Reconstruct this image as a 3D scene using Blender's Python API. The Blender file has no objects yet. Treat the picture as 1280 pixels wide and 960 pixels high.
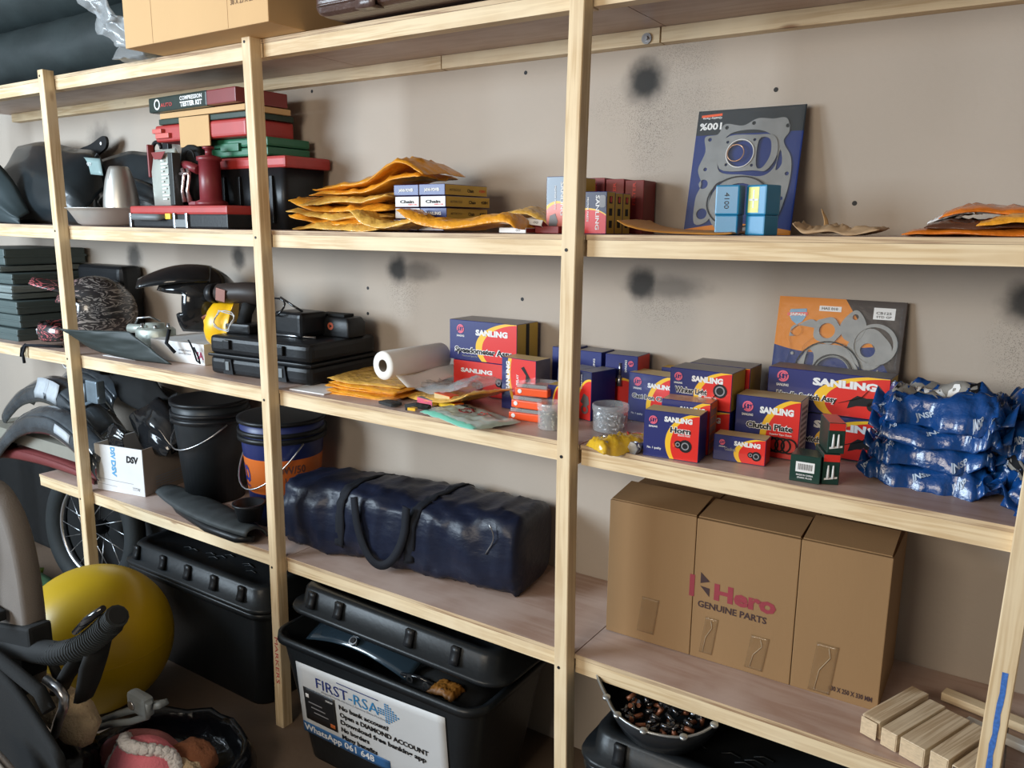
import bpy, bmesh, math, random
from mathutils import Vector, Matrix, noise
random.seed(7)
PI = math.pi
scn = bpy.context.scene
COL = scn.collection

# ---------------------------------------------------------------- camera
cd = bpy.data.cameras.new('camera'); cam = bpy.data.objects.new('camera', cd); COL.objects.link(cam)
cd.sensor_width = 36.0; cd.lens = 36.0 * 1006.42 / 1280; cd.clip_start = 0.02
yaw, pitch, roll = .5868, .1951, .0103
f = Vector((-math.sin(yaw)*math.cos(pitch), math.cos(yaw)*math.cos(pitch), -math.sin(pitch)))
r0 = Vector((math.cos(yaw), math.sin(yaw), 0)); u0 = r0.cross(f)
r = r0*math.cos(roll) + u0*math.sin(roll); u = u0*math.cos(roll) - r0*math.sin(roll)
mw = Matrix((r, u, -f)).transposed().to_4x4(); mw.translation = Vector((1.0586, -1.6345, 1.7005))
cam.matrix_world = mw
scn.camera = cam

# ---------------------------------------------------------------- world, lights, exposure
w = bpy.data.worlds.new('world'); scn.world = w; w.use_nodes = True
bg = w.node_tree.nodes['Background']; bg.inputs[0].default_value = (.62, .78, 1.0, 1); bg.inputs[1].default_value = .12
def area(name, loc, target, sx, sy, power, col):
    l = bpy.data.lights.new(name, 'AREA'); l.shape = 'RECTANGLE'; l.size = sx; l.size_y = sy; l.energy = power; l.color = col
    o = bpy.data.objects.new(name, l); COL.objects.link(o); o.location = loc
    o.rotation_euler = (Vector(target) - Vector(loc)).to_track_quat('-Z', 'Y').to_euler(); return o
area('door_daylight', (-3.3, -3.2, 2.1), (-.9, 0.4, 1.3), 2.0, 1.4, 230, (.74, .88, 1.0))
area('warm_front_fill', (-.1, -3.1, 2.1), (0.5, 0.4, 1.6), 1.4, .8, 48, (1.0, .87, .70))  # added warm fill for frontal daylight; no lamp hangs here
scn.view_settings.view_transform = 'Standard'; scn.view_settings.look = 'None'
scn.view_settings.gamma = 1.0; scn.view_settings.exposure = 0.08
try: scn.view_settings.use_curve_mapping = False
except Exception: pass

# ---------------------------------------------------------------- materials
def nt_new(name):
    m = bpy.data.materials.new(name); m.use_nodes = True
    return m, m.node_tree, m.node_tree.nodes['Principled BSDF']
def N(nt, t, **k):
    n = nt.nodes.new(t)
    for a, b in k.items(): setattr(n, a, b)
    return n
CACHE = {}
def mat(name, col, rough=.5, metal=0., var=.12, ns=18., bump=0., bs=60., coat=0., alpha=1., trans=0., scale=(1,1,1), sheen=0., emis=None, ior=None):
    if name in CACHE: return CACHE[name]
    m, nt, p = nt_new(name); L = nt.links.new
    tc = N(nt, 'ShaderNodeTexCoord'); mp = N(nt, 'ShaderNodeMapping'); mp.inputs['Scale'].default_value = scale
    L(tc.outputs['Object'], mp.inputs[0])
    nz = N(nt, 'ShaderNodeTexNoise'); nz.inputs['Scale'].default_value = ns; nz.inputs['Detail'].default_value = 5
    L(mp.outputs[0], nz.inputs['Vector'])
    mx = N(nt, 'ShaderNodeMix', data_type='RGBA')
    c = Vector(col[:3])
    mx.inputs[6].default_value = (*(c*(1-var)), 1); mx.inputs[7].default_value = (*[min(1, v*(1+var)) for v in c], 1)
    L(nz.outputs['Fac'], mx.inputs[0]); L(mx.outputs[2], p.inputs['Base Color'])
    p.inputs['Roughness'].default_value = rough; p.inputs['Metallic'].default_value = metal
    p.inputs['Coat Weight'].default_value = coat; p.inputs['Alpha'].default_value = alpha
    p.inputs['Transmission Weight'].default_value = trans; p.inputs['Sheen Weight'].default_value = sheen
    if ior: p.inputs['IOR'].default_value = ior
    if bump:
        nb = N(nt, 'ShaderNodeTexNoise'); nb.inputs['Scale'].default_value = bs; nb.inputs['Detail'].default_value = 4
        L(mp.outputs[0], nb.inputs['Vector'])
        b = N(nt, 'ShaderNodeBump'); b.inputs['Strength'].default_value = bump; b.inputs['Distance'].default_value = .01
        L(nb.outputs['Fac'], b.inputs['Height']); L(b.outputs[0], p.inputs['Normal'])
    if max(col[:3]) < .09: p.inputs['Specular IOR Level'].default_value = .28
    CACHE[name] = m; return m

def wood(name, axis, c0, c1, c2, knots=True, rough=.62, gs=1.):
    if name in CACHE: return CACHE[name]
    m, nt, p = nt_new(name); L = nt.links.new
    tc = N(nt, 'ShaderNodeTexCoord'); oi = N(nt, 'ShaderNodeObjectInfo')
    add = N(nt, 'ShaderNodeVectorMath', operation='ADD'); L(tc.outputs['Object'], add.inputs[0])
    sc = N(nt, 'ShaderNodeVectorMath', operation='SCALE'); sc.inputs[0].default_value = (7, 11, 5); L(oi.outputs['Random'], sc.inputs['Scale'])
    L(sc.outputs[0], add.inputs[1])
    mp = N(nt, 'ShaderNodeMapping'); s = [34*gs, 34*gs, 34*gs]; s['xyz'.index(axis)] = 1.6; mp.inputs['Scale'].default_value = s
    L(add.outputs[0], mp.inputs[0])
    n1 = N(nt, 'ShaderNodeTexNoise'); n1.inputs['Scale'].default_value = 1.4; n1.inputs['Detail'].default_value = 6; n1.inputs['Distortion'].default_value = .35
    L(mp.outputs[0], n1.inputs['Vector'])
    wv = N(nt, 'ShaderNodeMath', operation='MULTIPLY'); wv.inputs[1].default_value = 26.; L(n1.outputs['Fac'], wv.inputs[0])
    sn = N(nt, 'ShaderNodeMath', operation='SINE'); L(wv.outputs[0], sn.inputs[0])
    mr = N(nt, 'ShaderNodeMapRange'); mr.inputs[1].default_value = -1; mr.inputs[2].default_value = 1; L(sn.outputs[0], mr.inputs[0])
    m1 = N(nt, 'ShaderNodeMix', data_type='RGBA'); m1.inputs[6].default_value = (*c0, 1); m1.inputs[7].default_value = (*c1, 1)
    L(mr.outputs[0], m1.inputs[0])
    n2 = N(nt, 'ShaderNodeTexNoise'); n2.inputs['Scale'].default_value = 3.5; n2.inputs['Detail'].default_value = 6; L(add.outputs[0], n2.inputs['Vector'])
    cr = N(nt, 'ShaderNodeMapRange'); cr.inputs[1].default_value = .42; cr.inputs[2].default_value = .72; L(n2.outputs['Fac'], cr.inputs[0])
    m2 = N(nt, 'ShaderNodeMix', data_type='RGBA'); L(cr.outputs[0], m2.inputs[0]); L(m1.outputs[2], m2.inputs[6]); m2.inputs[7].default_value = (*c2, 1)
    out = m2
    if knots:
        mk = N(nt, 'ShaderNodeMapping'); ks = [9., 9., 9.]; ks['xyz'.index(axis)] = 3.6; mk.inputs['Scale'].default_value = ks; L(add.outputs[0], mk.inputs[0])
        vo = N(nt, 'ShaderNodeTexVoronoi'); vo.inputs['Scale'].default_value = 1.; L(mk.outputs[0], vo.inputs['Vector'])
        kr = N(nt, 'ShaderNodeMapRange'); kr.inputs[1].default_value = .05; kr.inputs[2].default_value = .115; kr.inputs[3].default_value = .85; kr.inputs[4].default_value = 0.; L(vo.outputs['Distance'], kr.inputs[0])
        m3 = N(nt, 'ShaderNodeMix', data_type='RGBA'); L(kr.outputs[0], m3.inputs[0]); L(m2.outputs[2], m3.inputs[6]); m3.inputs[7].default_value = (.26, .12, .05, 1)
        out = m3
    L(out.outputs[2], p.inputs['Base Color']); p.inputs['Roughness'].default_value = rough
    b = N(nt, 'ShaderNodeBump'); b.inputs['Strength'].default_value = .25; b.inputs['Distance'].default_value = .002; L(n1.outputs['Fac'], b.inputs['Height']); L(b.outputs[0], p.inputs['Normal'])
    CACHE[name] = m; return m
PINE = ((.76, .60, .38), (.60, .43, .24), (.80, .66, .45))
W_X = wood('pine_rail', 'x', *PINE); W_Y = wood('pine_cross', 'y', *PINE); W_Z = wood('pine_post', 'z', *PINE)
PLY = wood('plywood_face', 'x', (.47, .34, .285), (.40, .265, .21), (.60, .48, .43), knots=False, gs=.35, rough=.40)
PLYE = wood('plywood_edge', 'x', (.62, .46, .28), (.30, .18, .10), (.66, .52, .34), knots=False, gs=3.)
W_BLK = wood('pine_block', 'y', (.74, .60, .42), (.50, .36, .22), (.78, .66, .48), knots=False, gs=1.6)

CARD = mat('cardboard', (.285, .165, .072), .8, var=.1, ns=6, bump=.05, bs=220, scale=(1, 1, .25))
CARD_L = mat('light_cardboard', (.60, .38, .18), .8, var=.07, ns=5, bump=.05, bs=200, scale=(1, 1, .2))
CARD_W = mat('white_cardboard', (.70, .70, .70), .7, var=.08, ns=14)
BLACKP = mat('black_plastic', (.011, .012, .014), .38, var=.35, ns=9, bump=.04, bs=90)
BLACKG = mat('black_gloss', (.012, .013, .015), .12, var=.2, coat=.5)
BLACKM = mat('black_matte', (.011, .012, .013), .75, var=.3, ns=20, bump=.06, bs=160)
RUBBER = mat('rubber', (.022, .026, .028), .7, var=.3, ns=12, bump=.1, bs=60)
TOTE = mat('tote_plastic', (.010, .012, .014), .36, var=.45, ns=7, bump=.05, bs=70)
NAVY = mat('duffel_nylon', (.010, .014, .032), .38, var=.3, ns=10, bump=.35, bs=16, scale=(1, 1, 1.8))
WEB = mat('webbing', (.008, .010, .016), .8, bump=.1, bs=300)
YEL = mat('ball_vinyl', (.52, .33, .004), .36, var=.14, ns=4, bump=.015, bs=40)
YELH = mat('hard_hat_yellow', (.85, .48, .01), .3, var=.06)
ORG = mat('orange_mailer', (.86, .33, .025), .28, var=.35, ns=24, bump=.8, bs=40, coat=.2)
ORGC = mat('clear_orange', (.80, .40, .08), .2, var=.5, ns=26, bump=.9, bs=36, coat=.4)
MAR = mat('maroon', (.22, .02, .02), .5)
RED = mat('red_plastic', (.42, .035, .03), .42, var=.15)
REDB = mat('red_print', (.68, .03, .02), .4, var=.05)
ORED = mat('orange_red', (.85, .10, .02), .35, var=.08)
GREEN = mat('green_plastic', (.02, .14, .07), .4)
TEAL = mat('blue_plastic', (.01, .20, .40), .32, var=.08)
BLUE = mat('blue_print', (.012, .022, .16), .38, var=.06)
GOLD = mat('gold_card', (.62, .40, .05), .45, var=.1)
GOLDL = mat('pale_gold_card', (.62, .46, .22), .5, var=.12)
GREYC = mat('grey_card', (.20, .19, .20), .4, var=.2, ns=30)
WHITE = mat('white_paper', (.78, .78, .78), .6, var=.04)
OFFW = mat('paper_roll', (.80, .78, .74), .8, var=.04, bump=.05)
BLK = mat('print_black', (.01, .01, .012), .5, var=.05)
PINK = mat('print_pink', (.75, .12, .20), .4)
YELP = mat('print_yellow', (.85, .55, .02), .4)
GREYT = mat('print_grey', (.25, .25, .27), .5)
ALU = mat('aluminium', (.66, .64, .61), .42, metal=.6, var=.06, ns=40)
STEEL = mat('steel', (.45, .46, .48), .28, metal=.95, var=.15, ns=30)
GASK = mat('gasket_sheet', (.20, .21, .215), .5, metal=.15, var=.3, ns=26, bump=.05)
FILM = mat('clear_film', (.85, .88, .90), .12, alpha=.03, coat=0., bump=.4, bs=26)
FILMB = mat('cloudy_film', (.55, .58, .60), .3, alpha=.33, bump=.5, bs=22, coat=.6)
CLEAR = mat('clear_plastic', (.86, .88, .90), .12, alpha=.30, coat=.8)
BLUEBAG = mat('blue_wrapper', (.005, .05, .20), .26, var=.6, ns=14, bump=.5, bs=36, coat=.4)
PARTW = mat('grey_part', (.30, .29, .27), .35, var=.15, bump=.15, bs=30, coat=.4)
LEATHER = mat('suitcase_leather', (.085, .05, .042), .35, var=.35, ns=14, bump=.2, bs=90, coat=.2)
GREYP = mat('grey_plastic', (.16, .18, .19), .5, var=.1)
FABRIC = mat('dark_fabric', (.012, .013, .014), .9, var=.15, bump=.15, bs=260)
TAUPE = mat('taupe_fabric', (.15, .13, .115), .9, var=.1, bump=.15, bs=240)
FLEECE = mat('fleece', (.52, .40, .26), 1., var=.25, ns=40, bump=.8, bs=120)
PLPINK = mat('plush_pink', (.80, .22, .28), 1., var=.15, bump=.4, bs=120)
PLWH = mat('plush_white', (.75, .73, .74), 1., var=.1, bump=.8, bs=110)
BINBAG = mat('bin_bag', (.006, .007, .010), .2, var=.2, bump=.55, bs=26, coat=.4)

# ---------------------------------------------------------------- mesh helpers
def bm_(): return bmesh.new()
def setmi(faces, mi):
    for fc in faces: fc.material_index = mi
def bx(bm, x0, x1, y0, y1, z0, z1, mi=0, bev=0., seg=2):
    vs = [bm.verts.new((x, y, z)) for x in (x0, x1) for y in (y0, y1) for z in (z0, z1)]
    q = [(0,1,3,2), (4,6,7,5), (0,4,5,1), (2,3,7,6), (0,2,6,4), (1,5,7,3)]   # -x +x -y +y -z +z
    fs = [bm.faces.new([vs[i] for i in a]) for a in q]; setmi(fs, mi)
    if bev > 0:
        es = list({e for fc in fs for e in fc.edges})
        bmesh.ops.bevel(bm, geom=es, offset=bev, segments=seg, profile=.6, affect='EDGES')
    return fs
def frame(d):
    d = d.normalized(); a = Vector((0, 0, 1)) if abs(d.z) < .95 else Vector((1, 0, 0))
    x = d.cross(a).normalized(); return x, d.cross(x)
def tube(bm, pts, rad, n=8, closed=False, mi=0, flat=1.):
    pts = [Vector(p) for p in pts]; k = len(pts); rings = []
    px = None
    for i, p in enumerate(pts):
        d = (pts[(i+1) % k] - pts[i-1]) if (closed or 0 < i < k-1) else (pts[1]-pts[0] if i == 0 else pts[-1]-pts[-2])
        if px is None: x, y = frame(d)
        else:
            dn = d.normalized(); x = (px - dn*px.dot(dn)).normalized(); y = dn.cross(x)
        px = x
        rr = rad[i] if isinstance(rad, (list, tuple)) else rad
        rings.append([bm.verts.new(p + x*math.cos(2*PI*j/n)*rr + y*math.sin(2*PI*j/n)*rr*flat) for j in range(n)])
    m = k if closed else k-1
    for i in range(m):
        a, b = rings[i], rings[(i+1) % k]
        for j in range(n):
            fc = bm.faces.new((a[j], a[(j+1) % n], b[(j+1) % n], b[j])); fc.material_index = mi; fc.smooth = True
    if not closed:
        bm.faces.new(rings[0][::-1]).material_index = mi; bm.faces.new(rings[-1]).material_index = mi
def cyl(bm, p0, p1, r0_, r1_=None, n=16, mi=0): tube(bm, [p0, p1], [r0_, r0_ if r1_ is None else r1_], n, mi=mi)
def lathe(bm, prof, c=(0, 0, 0), n=28, mi=0, sx=1., sy=1.):
    rings = []
    for (rr, z) in prof:
        rings.append([bm.verts.new((c[0]+rr*sx*math.cos(2*PI*j/n), c[1]+rr*sy*math.sin(2*PI*j/n), c[2]+z)) for j in range(n)])
    for a, b in zip(rings, rings[1:]):
        for j in range(n):
            fc = bm.faces.new((a[j], a[(j+1) % n], b[(j+1) % n], b[j])); fc.smooth = True; fc.material_index = mi
    if prof[0][0] > 1e-5: bm.faces.new(rings[0][::-1]).material_index = mi
    if prof[-1][0] > 1e-5: bm.faces.new(rings[-1]).material_index = mi
def loft(bm, rings, mi=0, caps=True, smooth=True, closed=True):
    R = [[bm.verts.new(p) for p in rg] for rg in rings]; n = len(R[0])
    for a, b in zip(R, R[1:]):
        for j in range(n if closed else n-1):
            fc = bm.faces.new((a[j], a[(j+1) % n], b[(j+1) % n], b[j])); fc.smooth = smooth; fc.material_index = mi
    if caps: bm.faces.new(R[0][::-1]).material_index = mi; bm.faces.new(R[-1]).material_index = mi
def rrect(w_, h_, r_, n=5, cx=0., cy=0.):
    o = []
    for k, (sx, sy) in enumerate(((1, 1), (-1, 1), (-1, -1), (1, -1))):
        for i in range(n+1):
            a = PI/2*(k + i/n); o.append((cx+sx*(w_/2-r_)+r_*math.cos(a), cy+sy*(h_/2-r_)+r_*math.sin(a)))
    return o
def prism(bm, poly, a0, a1, plane='xz', mi=0, smooth=False):
    def P(p, a): return {'xz': (p[0], a, p[1]), 'xy': (p[0], p[1], a), 'yz': (a, p[0], p[1])}[plane]
    A = [bm.verts.new(P(p, a0)) for p in poly]; B = [bm.verts.new(P(p, a1)) for p in poly]; n = len(poly)
    fs = [bm.faces.new(A), bm.faces.new(B[::-1])]
    for j in range(n):
        fc = bm.faces.new((A[j], B[j], B[(j+1) % n], A[(j+1) % n])); fc.smooth = smooth; fs.append(fc)
    setmi(fs, mi)
def sheet(bm, fn, nu, nv, th=0., mi=0):
    """surface fn(u,v) with real thickness th (offset along the normal)"""
    e = 1e-3; G = []; H = []
    for i in range(nu+1):
        ra = []; rb = []
        for j in range(nv+1):
            a, b = i/nu, j/nv; p = Vector(fn(a, b)); ra.append(bm.verts.new(p))
            if th:
                du = Vector(fn(min(1, a+e), b)) - Vector(fn(max(0, a-e), b)); dv = Vector(fn(a, min(1, b+e))) - Vector(fn(a, max(0, b-e)))
                nn = du.cross(dv); nn = nn.normalized() if nn.length > 1e-12 else Vector((0, 0, 1))
                rb.append(bm.verts.new(p - nn*th))
        G.append(ra); H.append(rb)
    def q(*v):
        try: fc = bm.faces.new(v); fc.smooth = True; fc.material_index = mi
        except ValueError: pass
    for i in range(nu):
        for j in range(nv):
            q(G[i][j], G[i+1][j], G[i+1][j+1], G[i][j+1])
            if th: q(H[i][j], H[i][j+1], H[i+1][j+1], H[i+1][j])
    if th:
        for i in range(nu):
            q(G[i][0], H[i][0], H[i+1][0], G[i+1][0]); q(G[i][nv], G[i+1][nv], H[i+1][nv], H[i][nv])
        for j in range(nv):
            q(G[0][j], G[0][j+1], H[0][j+1], H[0][j]); q(G[nu][j], H[nu][j], H[nu][j+1], G[nu][j+1])
def fbm(x, y, z=0., s=1., o=3): return noise.fractal(Vector((x*s, y*s, z)), 1., 2., o)

def link(o, parent=None, loc=None):
    COL.objects.link(o)
    if parent is not None: o.parent = parent
    if loc is not None: o.location = loc
    return o
def part(name, bm, m, parent=None, label=None, loc=None, smooth=None, rot=None, kind=None):
    if isinstance(bm, bmesh.types.BMesh):
        bmesh.ops.recalc_face_normals(bm, faces=bm.faces)
        me = bpy.data.meshes.new(name); bm.to_mesh(me); bm.free()
    else: me = bm
    if m is not None:
        if len(me.materials): me.materials.clear()
        for x in (m if isinstance(m, (list, tuple)) else [m]): me.materials.append(x)
    if smooth is not None:
        for pl in me.polygons: pl.use_smooth = smooth
    o = bpy.data.objects.new(name, me); link(o, parent, loc)
    if rot: o.rotation_euler = rot
    if label: o['label'] = label
    if kind: o['kind'] = kind
    return o
def thing(name, label, cat, loc=(0, 0, 0), rz=0., group=None, rot=None):
    o = bpy.data.objects.new(name, None); o.empty_display_size = .02; COL.objects.link(o); o.location = loc
    o.rotation_euler = rot if rot else (0, 0, math.radians(rz)); o['label'] = label; o['category'] = cat
    if group: o['group'] = group
    return o
def tag(o, label, cat, group=None, kind=None):
    o['label'] = label; o['category'] = cat
    if group: o['group'] = group
    if kind: o['kind'] = kind
    return o
def struct(o): o['kind'] = 'structure'; return o

def text_mesh(s, size=1., bold=0., extr=0.):
    c = bpy.data.curves.new('t', 'FONT'); c.body = s; c.size = 1.; c.offset = bold; c.resolution_u = 2; c.fill_mode = 'FRONT' if not extr else 'BOTH'; c.extrude = extr
    o = bpy.data.objects.new('t', c); COL.objects.link(o); bpy.context.view_layer.update()
    me = bpy.data.meshes.new_from_object(o.evaluated_get(bpy.context.evaluated_depsgraph_get()))
    bpy.data.objects.remove(o); bpy.data.curves.remove(c)
    xs = [v.co.x for v in me.vertices] or [0]; x0 = min(xs); wd = max(max(xs)-x0, 1e-4)
    for v in me.vertices: v.co.x -= x0
    me['w'] = wd
    return me
def text(parent, s, x, z, h, m, wd=None, y=-.0009, bold=.02, rot=0., fn=None, name='lettering', shear=0., label=None):
    """printed lettering on the -y face of a thing: left/base at (x,z), capital height h, squeezed to width wd"""
    me = text_mesh(s, bold=bold); k = h/.70; kx = (wd/me['w']) if wd else k; del me['w']
    ca, sa = math.cos(rot), math.sin(rot)
    for v in me.vertices:
        a = v.co.x*kx + v.co.y*k*shear; b = v.co.y*k
        a, b = a*ca - b*sa, a*sa + b*ca
        v.co = fn(x+a, z+b) if fn else Vector((x+a, y, z+b))
    return part(name, me, m, parent, label)
def flat(parent, poly, m, y=-.0006, th=.0004, name='print', fn=None, label=None):
    bm = bm_(); prism(bm, poly, y, y-th, 'xz'); return part(name, bm, m, parent, label)
def disc(cx, cz, rr, n=18, sx=1.): return [(cx+rr*sx*math.cos(2*PI*i/n), cz+rr*math.sin(2*PI*i/n)) for i in range(n)]
def ring_bm(bm, cx, cz, r_out, r_in, y=-.0008, th=.0005, a0=0., a1=2*PI, n=20, mi=0):
    full = abs(a1-a0-2*PI) < 1e-4; k = n if full else n+1; V = []
    for i in range(k):
        a = a0+(a1-a0)*i/n; c, s = math.cos(a), math.sin(a)
        V.append([bm.verts.new((cx+q*c, yy, cz+q*s)) for q in (r_in, r_out) for yy in (y, y-th)])
    for i in range(n):
        A, B = V[i], V[(i+1) % k]
        for p, q in ((0, 1), (1, 3), (3, 2), (2, 0)): bm.faces.new((A[p], A[q], B[q], B[p])).material_index = mi
    if not full:
        bm.faces.new((V[0][0], V[0][2], V[0][3], V[0][1])); bm.faces.new((V[-1][0], V[-1][1], V[-1][3], V[-1][2]))
def cpoly(name, outer, holes, th, m, parent, loc=(0, 0, 0), rot=(PI/2, 0, 0), label=None):
    """flat cut plate: a filled outline with real holes, thickness th"""
    c = bpy.data.curves.new('c', 'CURVE'); c.dimensions = '2D'; c.fill_mode = 'BOTH'; c.extrude = th/2
    for pl in [outer]+list(holes):
        s = c.splines.new('POLY'); s.points.add(len(pl)-1)
        for i, p in enumerate(pl): s.points[i].co = (p[0], p[1], 0, 1)
        s.use_cyclic_u = True
    o = bpy.data.objects.new('c', c); COL.objects.link(o); bpy.context.view_layer.update()
    me = bpy.data.meshes.new_from_object(o.evaluated_get(bpy.context.evaluated_depsgraph_get()))
    bpy.data.objects.remove(o); bpy.data.curves.remove(c)
    return part(name, me, m, parent, label, loc=loc, rot=rot)
def circ(cx, cy, rr, n=20, wob=0., lobes=3, ph=0.):
    return [(cx+(rr+wob*math.cos(lobes*2*PI*i/n+ph))*math.cos(2*PI*i/n), cy+(rr+wob*math.cos(lobes*2*PI*i/n+ph))*math.sin(2*PI*i/n)) for i in range(n)]

def S(i, x):
    return {1: 2.2237-.0031*x-.001*x*x, 2: 1.679+.0058*x+.0029*x*x, 3: 1.177-.006*x-.0028*x*x, 4: .6184+.0047*x}[i]
# ================================================================ the room
def wall_mat():
    m, nt, p = nt_new('painted_plaster'); L = nt.links.new
    tc = N(nt, 'ShaderNodeTexCoord')
    n = N(nt, 'ShaderNodeTexNoise'); n.inputs['Scale'].default_value = 2.2; n.inputs['Detail'].default_value = 7; L(tc.outputs['Object'], n.inputs[0])
    mx = N(nt, 'ShaderNodeMix', data_type='RGBA'); mx.inputs[6].default_value = (.40, .345, .29, 1); mx.inputs[7].default_value = (.50, .43, .365, 1); L(n.outputs['Fac'], mx.inputs[0])
    ns = N(nt, 'ShaderNodeTexNoise'); ns.inputs['Scale'].default_value = 26.; ns.inputs['Detail'].default_value = 3; L(tc.outputs['Object'], ns.inputs[0])
    sp = N(nt, 'ShaderNodeTexNoise'); sp.inputs['Scale'].default_value = 520.; sp.inputs['Detail'].default_value = 1; L(tc.outputs['Object'], sp.inputs[0])
    prev = None
    # soot-like black spray spots: x, z, half width, half height, strength, edge, speckle threshold (0 = solid)
    spots = [(.078, 2.088, .062, .062, .97, .0, 0), (.095, 1.99, .10, .20, .55, 1., .58), (.17, 2.13, .14, .07, .3, 1., .54),
             (-.827, 1.545, .052, .050, .95, 0, 0), (-.80, 1.47, .10, .12, .5, 1., .58), (-.74, 1.54, .10, .035, .55, 0, 0),
             (.093, 1.54, .052, .048, .93, 0, 0), (.165, 1.535, .13, .035, .5, 0, 0), (.15, 1.49, .12, .09, .4, 1., .58),
             (-2.404, 1.538, .060, .062, .8, 0, 0), (-1.676, 1.56, .045, .05, .85, 0, 0), (-2.60, 2.03, .10, .10, .6, 0, 0), (-1.61, 2.0, .08, .12, .4, 0, 0),
             (1.03, 1.544, .060, .055, .93, 0, 0), (1.03, 1.44, .10, .12, .5, 1., .58), (.13, 2.02, .3, .10, .25, 1., .55)]
    for (x, z, a, b, st, edge, thr) in spots:
        s = N(nt, 'ShaderNodeVectorMath', operation='SUBTRACT'); L(tc.outputs['Object'], s.inputs[0]); s.inputs[1].default_value = (x, .48, z)
        k = N(nt, 'ShaderNodeVectorMath', operation='MULTIPLY'); L(s.outputs[0], k.inputs[0]); k.inputs[1].default_value = (1/(a*1.22), 0, 1/(b*1.22)) if not thr else (1/a, 0, 1/b)
        ln = N(nt, 'ShaderNodeVectorMath', operation='LENGTH'); L(k.outputs[0], ln.inputs[0])
        ad = N(nt, 'ShaderNodeMath', operation='MULTIPLY_ADD'); L(ns.outputs['Fac'], ad.inputs[0]); ad.inputs[1].default_value = .5; L(ln.outputs['Value'], ad.inputs[2])
        mr = N(nt, 'ShaderNodeMapRange'); mr.interpolation_type = 'SMOOTHSTEP'; L(ad.outputs[0], mr.inputs[0])
        mr.inputs[1].default_value = .55; mr.inputs[2].default_value = 1.35 if not thr else 1.3; mr.inputs[3].default_value = st; mr.inputs[4].default_value = 0
        out = mr.outputs[0]
        if thr:
            t = N(nt, 'ShaderNodeMapRange'); L(sp.outputs['Fac'], t.inputs[0]); t.inputs[1].default_value = thr; t.inputs[2].default_value = thr+.05
            mm = N(nt, 'ShaderNodeMath', operation='MULTIPLY'); L(out, mm.inputs[0]); L(t.outputs[0], mm.inputs[1]); out = mm.outputs[0]
        if prev is None: prev = out
        else:
            mm = N(nt, 'ShaderNodeMath', operation='MAXIMUM'); L(prev, mm.inputs[0]); L(out, mm.inputs[1]); prev = mm.outputs[0]
    m2 = N(nt, 'ShaderNodeMix', data_type='RGBA'); L(prev, m2.inputs[0]); L(mx.outputs[2], m2.inputs[6]); m2.inputs[7].default_value = (.02, .02, .02, 1)
    L(m2.outputs[2], p.inputs['Base Color']); p.inputs['Roughness'].default_value = .8
    nb = N(nt, 'ShaderNodeTexNoise'); nb.inputs['Scale'].default_value = 90; nb.inputs['Detail'].default_value = 5; L(tc.outputs['Object'], nb.inputs[0])
    b = N(nt, 'ShaderNodeBump'); b.inputs['Strength'].default_value = .18; b.inputs['Distance'].default_value = .003; L(nb.outputs['Fac'], b.inputs['Height']); L(b.outputs[0], p.inputs['Normal'])
    return m
PLASTER = mat('plain_plaster', (.34, .32, .30), .85, var=.06, ns=3)
CONC = mat('concrete_floor', (.15, .105, .075), .6, var=.22, ns=5, bump=.1, bs=50)
def slab(name, *a, m=PLASTER):
    bm = bm_(); bx(bm, *a); return struct(part(name, bm, m))
wall = slab('wall_back', -4.6, 3.0, .48, .60, 0, 2.9, m=wall_mat())
slab('wall_left', -4.72, -4.6, -4.4, .6, 0, 2.9); slab('wall_right', 3.0, 3.12, -4.4, .6, 0, 2.9)
slab('floor', -4.72, 3.12, -4.6, .6, -.1, 0, m=CONC); slab('ceiling', -4.72, 3.12, -4.4, .6, 2.9, 3.0)
slab('wall_front', -.5, 3.0, -4.4, -4.3, 0, 2.9)
slab('wall_front', -4.6, -.5, -4.4, -4.3, 2.5, 2.9)
for (x, z) in ((-.31, 2.143), (.432, 2.037), (.64, 1.76), (-.969, 1.474), (-.972, 1.383), (-.312, 1.473), (-1.218, 2.161)):
    bm = bm_(); cyl(bm, (x, .4796, z), (x, .484, z), .006, n=10); part('screw_hole', bm, BLK, wall)

# ================================================================ timber shelving
shelf = thing('shelving_unit', 'tall pale pine timber shelving with plywood shelves fixed along the plastered wall', 'shelving', (0, 0, 0))
def bend(bm, fz):
    for v in bm.verts: v.co.z += fz(v.co.x)
def board(name, x0, x1, y0, y1, za, zb, fz, m, n=10, bev=.0015):
    """straight piece from za to zb (offset from the sagging line fz)"""
    bm = bm_(); sec = [(y0, za), (y1, za), (y1, zb), (y0, zb)]
    R = []
    for i in range(n+1):
        x = x0+(x1-x0)*i/n; R.append([(x, y, z+fz(x)) for y, z in sec])
    loft(bm, R, smooth=False)
    return part(name, bm, m, shelf)
def post(fx, z0, z1, wd=.038, dp=.04):
    bm = bm_(); R = []
    for i in range(13):
        z = z0+(z1-z0)*i/12; x = fx(z)
        R.append([(x+a, b, z) for a, b in ((.002, 0), (wd-.002, 0), (wd, .002), (wd, dp), (0, dp), (0, .002))])
    loft(bm, R, smooth=False); return part('post', bm, W_Z, shelf)
fA = lambda z: -.0068*(z+.125)**2+.0243*(z+.125)-2.1677
fB = lambda z: -.0075*(z+.125)**2+.0202*(z+.125)-.9953
fC = lambda z: .0118*(z+.125)**2-.0346*(z+.125)+.1286
fD = lambda z: .0201*(z+.125)+1.0276
posts = [post(fA, 0, 2.243), post(fB, 0, 2.246), post(fC, 0, 2.40), post(fD, 0, 2.40, .040), post(lambda z: -3.35, 0, 2.24), post(lambda z: 2.05, 0, 2.4)]
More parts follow.
